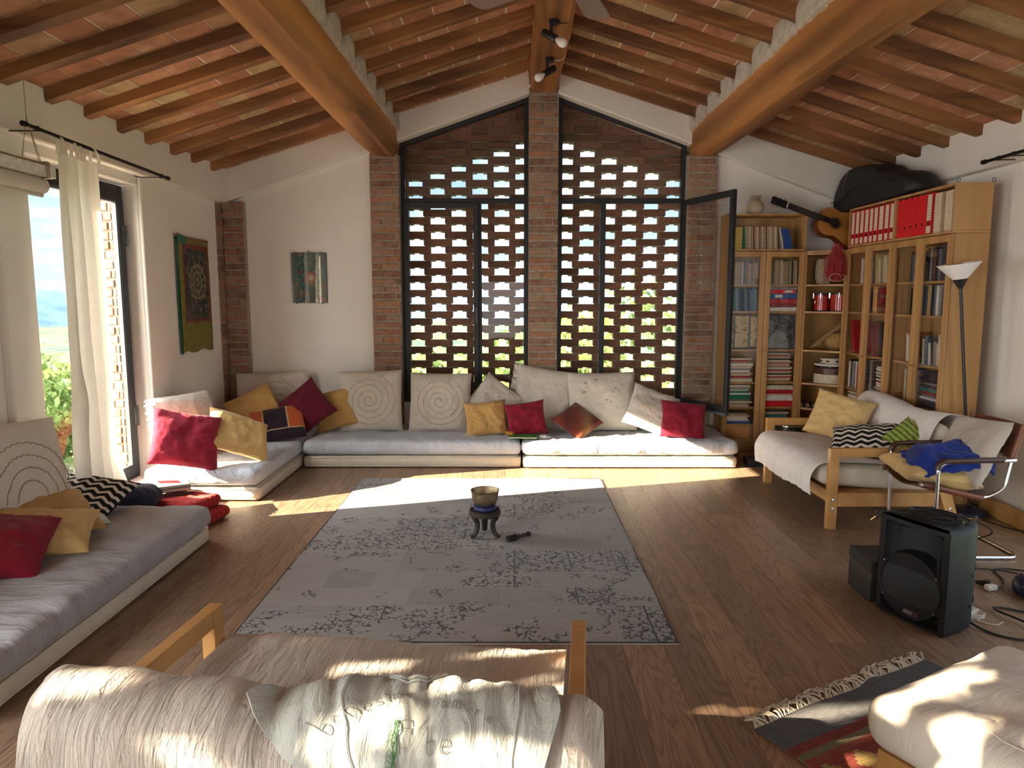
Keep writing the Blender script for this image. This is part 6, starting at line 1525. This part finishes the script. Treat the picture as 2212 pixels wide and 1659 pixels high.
# ------------------------------------------------------------------ floor lamp
t = thing('floor_lamp', 'black uplighter floor lamp with a white bowl shade beside the bookcase', 'lamp', (3.25, 4.93, 0))
g = G(); g.lathe([(0, .002), (.11, .002), (.125, .014), (.12, .03), (.09, .048), (.03, .058), (.012, .07), (0, .07)], n=40, caps=False); g.build('base', plain('navy_metal', (.012, .02, .05), .25, .4), t)
g = G(); g.lathe([(.118, .0), (.128, .004), (.128, .012), (.118, .012)], n=40, caps=False); g.build('base_rim', M_BRASS, t)
g = G(); tp = V((-.17, .02, 1.62)); g.tube([(0, 0, .06), tp], .0105, 12); g.build('pole', M_BLACK, t)
Ml = Matrix.Translation(tp) @ Matrix.Rotation(radians(-8), 4, 'Y')
g = G(); g.lathe([(.012, -.02), (.022, -.005), (.046, .045), (.043, .046), (0, .02)], n=36, M=Ml, caps=False); g.build('shade_cup', M_BLACK, t)
def shade():
    m = Mt('white_opal_glass'); m.b.inputs['Subsurface Weight'].default_value = .3; m.b.inputs['Subsurface Radius'].default_value = (.05, .05, .05); return m.fin((.86, .84, .82), .35)
g = G(); g.lathe([(.046, .047), (.136, .150), (.138, .153), (.134, .153), (.046, .052), (0, .05)], n=48, M=Ml, caps=False); g.build('shade', shade(), t)

# ------------------------------------------------------------------ left wall: rod, curtain, blind, thangka, framed print
def rod(lab, x, y0, y1, z0, z1, br):
    t = thing('curtain_rod', lab, 'curtain rod', (x, y0, z0)); g = G(); g.tube([(0, 0, 0), (0, y1 - y0, z1 - z0)], .011, 12); g.build('bar', M_IRON, t)
    for y in (0, y1 - y0):
        g = G(); g.lathe([(0, -.022), (.015, -.018), (.0165, 0), (.015, .018), (0, .022)], n=16, M=Matrix.Translation(V((0, y, (z1 - z0) * (1 if y else 0)))) @ Matrix.Rotation(radians(90), 4, 'X'), caps=False); g.build('finial', M_IRON, t)
    for y in br:
        f = y / (y1 - y0); z = (z1 - z0) * f; s = -1 if x < 0 else 1
        g = G(); g.tube([(0, y, z + .012), (0, y, z - .016)], .014, 10); g.tube([(0, y, z - .012), (s * .16, y, z - .012), (s * .205, y, z + .0)], .004, 6); g.build('bracket', M_IRON, t)
    return t
rod('black iron curtain rod over the garden door on the left wall', -2.65, 3.98, 5.58, 2.475, 2.445, (.1, 1.5))
rod('black iron curtain rod high on the right wall', 3.27, 2.2, 5.10, 2.47, 2.475, (2.75, 2.6))
def linen():
    m = Mt('sheer_white_linen'); m.nt.nodes.remove(m.b); v = m.coord(scale=(300, 300, 40))
    c = m.ramp(m.noise(v, 1.0, 3), [(.3, (.80, .77, .71)), (.7, (.90, .87, .82))])
    d = m.N('BsdfDiffuse'); m.put(d.inputs[0], c); e = m.N('BsdfTranslucent'); m.put(e.inputs[0], c); tr = m.N('BsdfTransparent')
    a = m.N('MixShader'); a.inputs[0].default_value = .55; m.put(a.inputs[1], d.outputs[0]); m.put(a.inputs[2], e.outputs[0])
    b = m.N('MixShader'); b.inputs[0].default_value = .10; m.put(b.inputs[1], a.outputs[0]); m.put(b.inputs[2], tr.outputs[0]); m.put(m.out.inputs[0], b.outputs[0]); return m.m
t = thing('curtain', 'white linen tab top curtain gathered in front of the garden door', 'curtain', (-2.65, 0, 0))
def cur(u, v):
    z = 2.37 - 2.08 * v; y = 4.265 + .345 * u
    sh = [(0, 0), (.3, .005), (.55, .02), (.7, -.01), (.85, .02), (1, .06)]
    amp = .030 + .02 * v
    x = amp * sin(u * 21 + 1.2 * nz((0, v * 2, 0), 1, 3)) + .012 * sin(u * 47 + v * 2) - .015
    y += -.055 * v * (1 - u) * .6 + .02 * v * v * (u - .2) + .03 * nz((u * 2, v * 2.2, 0), 1, 6) * v
    # the knee where it catches on the cushions low down
    k = exp(-((v - .70) / .07) ** 2); x += .05 * k * exp(-((u - .12) / .16) ** 2); y -= .05 * k * exp(-((u - .1) / .2) ** 2)
    k = max(0.0, v - .86) / .14; x += .04 * k * k * (.3 + u); z += .03 * k * sin(u * 9)
    return V((x, y, z))
g = G(); g.sheet(cur, 110, 110, .002); g.build('panel', linen(), t, ang=80)
ML = linen()
for k in range(6):
    u = .03 + .94 * k / 5; p = cur(u, 0); g = G()
    g.sheet(lambda a, b: V((p.x * (1 - min(1, b * 2)) + .0145 * cos(pi * (b - .0)) * (1 if b > .02 else 1), p.y + (a - .5) * (.036 - .012 * sin(pi * b)) , 2.37 + (.088 + .0165) * sin(pi * b) ** .6)), 3, 24, .0015); g.build('tab', ML, t)
t = thing('roller_blind', 'rolled up cream blind hung on strings at the upper left', 'blind', (-2.66, 3.50, 2.215))
g = G(); g.bx(-.055, .055, -.6, .655, -.005, .06); g.build('headbox', MB_['white'], t, bevel=.008)
g = G(); g.bx(-.058, .058, -.6, .60, .061, .066); g.build('box_top', MB_['tan'], t)
g = G(); g.tube([(0, -.6, -.05), (0, .60, -.05)], .045, 20); g.tube([(0, -.6, -.102), (0, .595, -.102)], .012, 10); g.build('rolled_cloth', M_CREAM, t)
g = G()
for (y, dx) in ((.52, -.05), (.52, .06), (.60, .0)): g.tube([(dx, y, .06), (.01, .50, .30), (.01, .50, .49)], .002, 5)
for k in range(3): g.tube([(.062, .56 + .012 * k, .075), (.062, .56 + .012 * k, -.01), (0, .56 + .012 * k, -.012), (-.062, .56 + .012 * k, -.01), (-.062, .56 + .012 * k, .075), (.062, .56 + .012 * k, .075)], .0022, 5)
g.build('string', MB_['tan'], t)
# thangka
t = thing('thangka', 'green bordered painted cloth scroll on the left wall', 'wall hanging', (-2.862, 6.40, 2.06))
def hang(dx, y0, y1, z0, z1, amp): return lambda u, v: V((dx + amp * (sin(u * 7 + v * 2) + .4 * sin(u * 17)) * v, (y0 + (y1 - y0) * u) * (1 + .0 * v) + .02 * v * (u - .5), z0 + (z1 - z0) * v - .05 * u * (1 - v) * 0 + .012 * sin(u * 12) * v * v))
M_BROC = plain('olive_brocade', (.17, .155, .022), .55, var=.3, scale=30)
g = G(); g.sheet(hang(.012, -.29, .305, 0, -1.0, .006), 40, 40, .003); g.build('brocade', M_BROC, t, ang=80)
g = G(); g.sheet(lambda u, v: V((.006 + .004 * sin(v * 9), -.325 + .045 * u, -.01 - 1.0 * v)), 3, 30, .002); g.sheet(lambda u, v: V((.02, -.31 + .16 * u, .02 - .07 * v - .02 * u)), 6, 6, .002); g.build('teal_edging', plain('teal_silk', (.008, .13, .085), .5, var=.3), t)
g = G(); g.sheet(lambda u, v: hang(.0165, -.21, .275, -.06, -.745, .006)(u, v) , 30, 30, .002); g.build('maroon_border', plain('maroon_silk', (.16, .025, .022), .55, var=.3, scale=20), t, ang=80)
def thang():
    m = Mt('painted_wheel'); s = m.N('SeparateXYZ'); v = m.coord(); m.put(s.inputs[0], v); y = m.math('SUBTRACT', s.outputs[1], .035); z = m.math('ADD', s.outputs[2], .385)
    r = m.math('SQRT', m.math('ADD', m.math('MULTIPLY', y, y), m.math('MULTIPLY', z, z))); a = m.math('ARCTAN2', y, z)
    ring = m.math('LESS_THAN', m.math('ABSOLUTE', m.math('SUBTRACT', m.math('FRACT', m.math('MULTIPLY', r, 17)), .5)), .16); sp = m.math('LESS_THAN', m.math('ABSOLUTE', m.math('SUBTRACT', m.math('FRACT', m.math('MULTIPLY', a, 1.91)), .5)), .10)
    n = m.noise(v, 26, 5, .7, 1); inn = m.math('LESS_THAN', r, .185); f = m.math('MULTIPLY', m.math('MAXIMUM', ring, sp), inn)
    bg = m.ramp(n, [(.44, (.010, .010, .014)), (.56, (.035, .05, .04)), (.62, (.30, .22, .13)), (.70, (.012, .012, .016))])
    return m.fin(m.mix(f, bg, m.ramp(n, [(.3, (.05, .07, .03)), (.5, (.26, .22, .09)), (.7, (.30, .10, .05))])), .6)
g = G(); g.sheet(lambda u, v: hang(.020, -.19, .235, -.105, -.71, .006)(u, v), 30, 30, .002); g.build('painting', thang(), t, ang=80)
g = G(); g.tube([(.012, -.335, .0), (.012, .315, -.012)], .008, 8); g.build('top_stick', M_BEAM, t)
# framed print
t = thing('framed_print', 'small glazed print in turquoise and red on the back wall', 'picture', (-2.045, 7.172, 1.73))
def prnt():
    m = Mt('turquoise_print'); v = m.coord(); vo = m.N('TexVoronoi', feature='F1'); m.put(vo.inputs['Vector'], v); vo.inputs['Scale'].default_value = 26; s = m.N('SeparateColor'); m.put(s.inputs[0], vo.outputs['Color'])
    c = m.ramp(s.outputs[0], [(0, (.06, .20, .18)), (.35, (.10, .30, .28)), (.6, (.34, .12, .07)), (.75, (.42, .32, .16)), (.9, (.04, .12, .12))], 'CONSTANT'); n = m.noise(v, 12, 3)
    d = m.ramp(vo.outputs['Distance'], [(.2, (1,) * 3), (.45, (.35, .42, .4))]); c = m.mix(.8, c, d, 'MULTIPLY'); x = m.N('SeparateXYZ'); m.put(x.inputs[0], v); z = x.outputs[2]; r = m.math('SQRT', m.math('ADD', m.math('POWER', m.math('SUBTRACT', x.outputs[0], .02), 2), m.math('POWER', z, 2)))
    c = m.mix(m.math('LESS_THAN', r, .055), c, (.45, .14, .07)); c = m.mix(m.math('LESS_THAN', r, .026), c, (.62, .55, .42)); c = m.mix(m.math('GREATER_THAN', m.math('ABSOLUTE', x.outputs[0]), .155), c, (.13, .18, .15)); return m.fin(c, .6)
g = G(); g.bx(-.172, .172, -.006, .0, -.245, .245); g.build('print', prnt(), t)
g = G(); g.bx(-.174, .174, -.0105, -.0075, -.247, .247); g.build('glass', glass_mat('picture_glass', 0, 1.6), t)
g = G(); g.bx(-.176, .176, -.0055, .004, -.249, .249); g.build('backing', MB_['black'], t)
for x, z in ((-.13, .25), (.13, .25), (-.13, -.25), (.13, -.25), (0, .262)): g = G(); g.bx(x - .008, x + .008, -.014, .004, z - .006, z + .004); g.build('clip', M_STEELWORN, t)

# ------------------------------------------------------------------ ceiling: two spots, a fan
for k, (y, tilt, lab) in enumerate(((5.31, 1, 'black clip spotlight on the ridge beam, the one nearer the camera'), (6.11, -1, 'black clip spotlight on the ridge beam, nearer the windows'))):
    t = thing('spotlight', lab, 'lamp', (.285 + .01 * k, y, 3.478), 0, 'spotlights on the ridge beam')
    g = G(); g.lathe([(0, .02), (.038, .02), (.038, -.012), (.030, -.02), (0, -.02)], n=24, caps=False); g.build('base', M_BLACK, t)
    g = G(); g.tube(bend([(-.018, -.02, -.01), (-.022, -.03, -.12), (-.022, -.031, -.125)], .03)[5:], .011, 10); g.bx(-.034, -.010, -.04, -.015, -.12, -.01); g.build('arm', M_BLACK, t)
    d = V((.78 * tilt, -.30, -.52)).normalized(); c = V((-.02, -.045, -.115)); Mh = Matrix.Translation(c) @ d.to_track_quat('Z', 'Y').to_matrix().to_4x4()
    g = G(); g.lathe([(0, -.075), (.024, -.075), (.027, -.07), (.027, .04), (.022, .042), (0, .03)], n=28, M=Mh, caps=False); g.build('lamp_head', M_BLACK, t)
    g = G(); g.lathe([(.014, .035), (.018, .05), (.030, .075), (.034, .095), (.028, .117), (.014, .127), (0, .129)], n=28, M=Mh, caps=False); g.build('bulb', plain('white_bulb', (.78, .76, .72), .25), t)
    cable('flex', '', [(.02, .01, 0), (.07, .03, -.0), (.12, .05, .03), (.145, .05, .12)], .004, MB_['white'] if k else M_CABLE, 6, parent=t)
g = G(); g.bx(-.03, .03, -.02, .02, -.02, .03); o = g.build('junction_box', MB_['white'], bevel=.003, loc=(.475, 5.24, 3.66)); o.location = (.46, 5.2, 3.60); tag(o, 'small white junction box beside the ridge beam', 'socket')
t = thing('ceiling_fan', 'brown bladed ceiling fan, only blade tips in the picture', 'fan', (.25, 3.365, 2.98))
g = G(); g.tube([(0, 0, .05), (0, 0, .52)], .014, 12); g.build('downrod', M_BLACK, t)
g = G(); g.lathe([(0, -.06), (.07, -.055), (.10, 0), (.09, .05), (.03, .07), (0, .07)], n=32, caps=False); g.build('motor', M_BLACK, t)
for k in range(5):
    a = radians(70 + 72 * k); Mb = Matrix.Rotation(a, 4, 'Z') @ Matrix.Rotation(radians(7), 4, 'X')
    g = G(); out = [(.14, -.045), (.18, -.06), (.52, -.068), (.56, -.055), (.575, -.02), (.575, .02), (.56, .055), (.52, .068), (.18, .06), (.14, .045)]; g.prism(out, -.003, .003, 0, Mb); g.build('blade', plain('brown_fan_blade', (.20, .13, .12), .5), t, bevel=.002); g = G(); g.bx(.07, .19, -.015, .015, -.004, .01, 0, Mb); g.build('blade_arm', M_BLACK, t)

# ------------------------------------------------------------------ the pile by the garden door, and small things on the mattresses
def fold_quilt(z0, dx, dy, w, l, h, seed):
    g = G(); g.rbox((w, l, h), h * .46, (40, 40, 8), lambda p, n: (.012 * abs(sin(p.y * 68)) * (1 if abs(n.x) > .3 or abs(n.z) > .2 else .5) - .004) * (.7 + .3 * sin(p.x * 40)) + .004 * fz(p, 6, seed)); return g
for k, (z, w, l, lab) in enumerate(((.042, .46, .34, 'lower red quilted mat folded by the garden door'), (.122, .40, .32, 'upper red quilted mat folded by the garden door'))):
    g = fold_quilt(0, 0, 0, w, l, .078, k); o = g.build('quilted_mat', cloth('red_quilt', (.42, .025, .022), .5, 600, .1), loc=(-2.27 - .03 * k, 4.78 + .01 * k, z + .002 + .004 * k), rot=(0, 0, radians(-14)), ang=75); tag(o, lab, 'mat', 'red quilted mats')
g = G(); g.rbox((.50, .27, .15), .075, (36, 24, 10), lambda p, n: .014 * fz((p.x * 3, p.y * 6, p.z * 4), 2, 4) + .012 * abs(nz((p.x * 4 + p.y * 9, p.y * 4, 0), 1.4, 2))); o = g.build('navy_garment', cloth('navy_cotton', (.018, .024, .05), .6, 500, .15), loc=(-2.62, 4.575, .228), rot=(0, 0, radians(-4)), ang=75); tag(o, 'navy blue garment bundled between the grey mattress and the garden door', 'garment')
g = G(); g.rbox((.42, .24, .14), .03, (6, 6, 4)); o = g.build('low_box', MB_['navy'], loc=(-2.65, 4.565, .071), rot=(0, 0, radians(-4)), ang=60); tag(o, 'dark box under the navy garment by the garden door', 'box')
g = G(); g.rbox((.40, .26, .115), .02, (5, 5, 3)); o = g.build('wooden_chest', M_BIRCH, loc=(-2.62, 5.09, .058), rot=(0, 0, radians(-8)), ang=60); tag(o, 'low wooden box under the papers by the garden door', 'box')
def notebook(lab, loc, w, l, h, rz, col, grp='notebooks on the pile', tilt=0):
    g = G(); g.bx(-w / 2, w / 2, -l / 2, l / 2, 0, .0025, 0); g.bx(-w / 2, w / 2, -l / 2, l / 2, h - .0025, h, 0); g.bx(-w / 2, -w / 2 + .003, -l / 2, l / 2, .0025, h - .0025, 0); g.bx(-w / 2 + .003, w / 2 - .004, -l / 2 + .004, l / 2 - .004, .0025, h - .0025, 1)
    o = g.build('notebook', [MB_[col], M_PAGES], loc=loc, rot=(tilt, 0, radians(rz))); tag(o, lab, 'notebook', grp)
notebook('dark covered notebook under the white one on the red quilted mats', (-2.43, 4.86, .204), .22, .28, .022, -62, 'black')
notebook('white notebook on top of the pile by the garden door', (-2.44, 4.87, .228), .21, .27, .018, -60, 'white')
for k, (x, y, r, c, lab) in enumerate(((-2.62, 5.08, 12, 'white', 'loose white sheet of paper on the wooden box by the door'), (-2.72, 5.16, -20, 'slate', 'lilac tinted paper on the sill by the garden door'))):
    g = G(); g.sheet(lambda u, v: V(((u - .5) * .297, (v - .5) * .21, .02 * (u - .3) ** 2 + .006 * sin(u * 5 + v * 3))), 12, 8, .0006); o = g.build('paper_sheet', MB_['white'] if k == 0 else plain('lilac_paper', (.55, .54, .68), .8), loc=(x, y, .125 + .012 * k), rot=(0, 0, radians(r))); tag(o, lab, 'paper', 'papers by the door')
for k, (dx, c, lab) in enumerate(((0, 'scarlet', 'long red pen on the white papers by the garden door'), (.045, 'red', 'shorter red pen on the white papers by the garden door'))):
    g = G(); g.tube([(-.075, 0, 0), (.06, 0, 0), (.075, 0, 0)], [.0055, .0055, .002], 8); o = g.build('pen', MB_[c], loc=(-2.50 + dx, 4.94 - dx * .5, .262), rot=(0, 0, radians(4))); o.location.z = .2515; o.location.x = -2.44 + dx * .6; o.location.y = 4.89 - dx * .7; tag(o, lab, 'pen', 'red pens')
g = G(); g.bx(-.13, .13, -.085, .085, 0, .012, 0); g.bx(-.127, .127, -.0865, -.082, .002, .010, 1); o = g.build('green_book', [plain('green_cover', (.05, .26, .07), .5), M_PAGES], loc=(.085, 6.44, .262), rot=(0, 0, radians(-3)), bevel=.001); tag(o, 'green notebook lying on the seam between the two back wall mattresses', 'book')
g = G(); g.rbox((.09, .05, .032), .014, (8, 6, 5), lambda p, n: .004 * nz(p * 30)); o = g.build('pouch', cloth('orange_suede', (.42, .17, .02), .3), loc=(-.035, 6.46, .291), rot=(0, 0, radians(-25)), ang=70); tag(o, 'small orange pouch lying on the green notebook', 'pouch')
g = G(); g.bx(-.03, .03, -.02, .02, 0, .022); g.tube(spline([(-.03, -.005, .01), (-.09, -.02, .006), (-.14, .0, .006), (-.19, -.012, .006)], 6), .003, 5); g.tube(spline([(.03, 0, .01), (.07, -.03, .006), (.02, -.055, .006), (-.05, -.045, .006)], 6), .003, 5); o = g.build('charger', MB_['white'], loc=(.27, 6.44, .258), bevel=.003); tag(o, 'white phone charger with its cable beside the green notebook', 'charger')
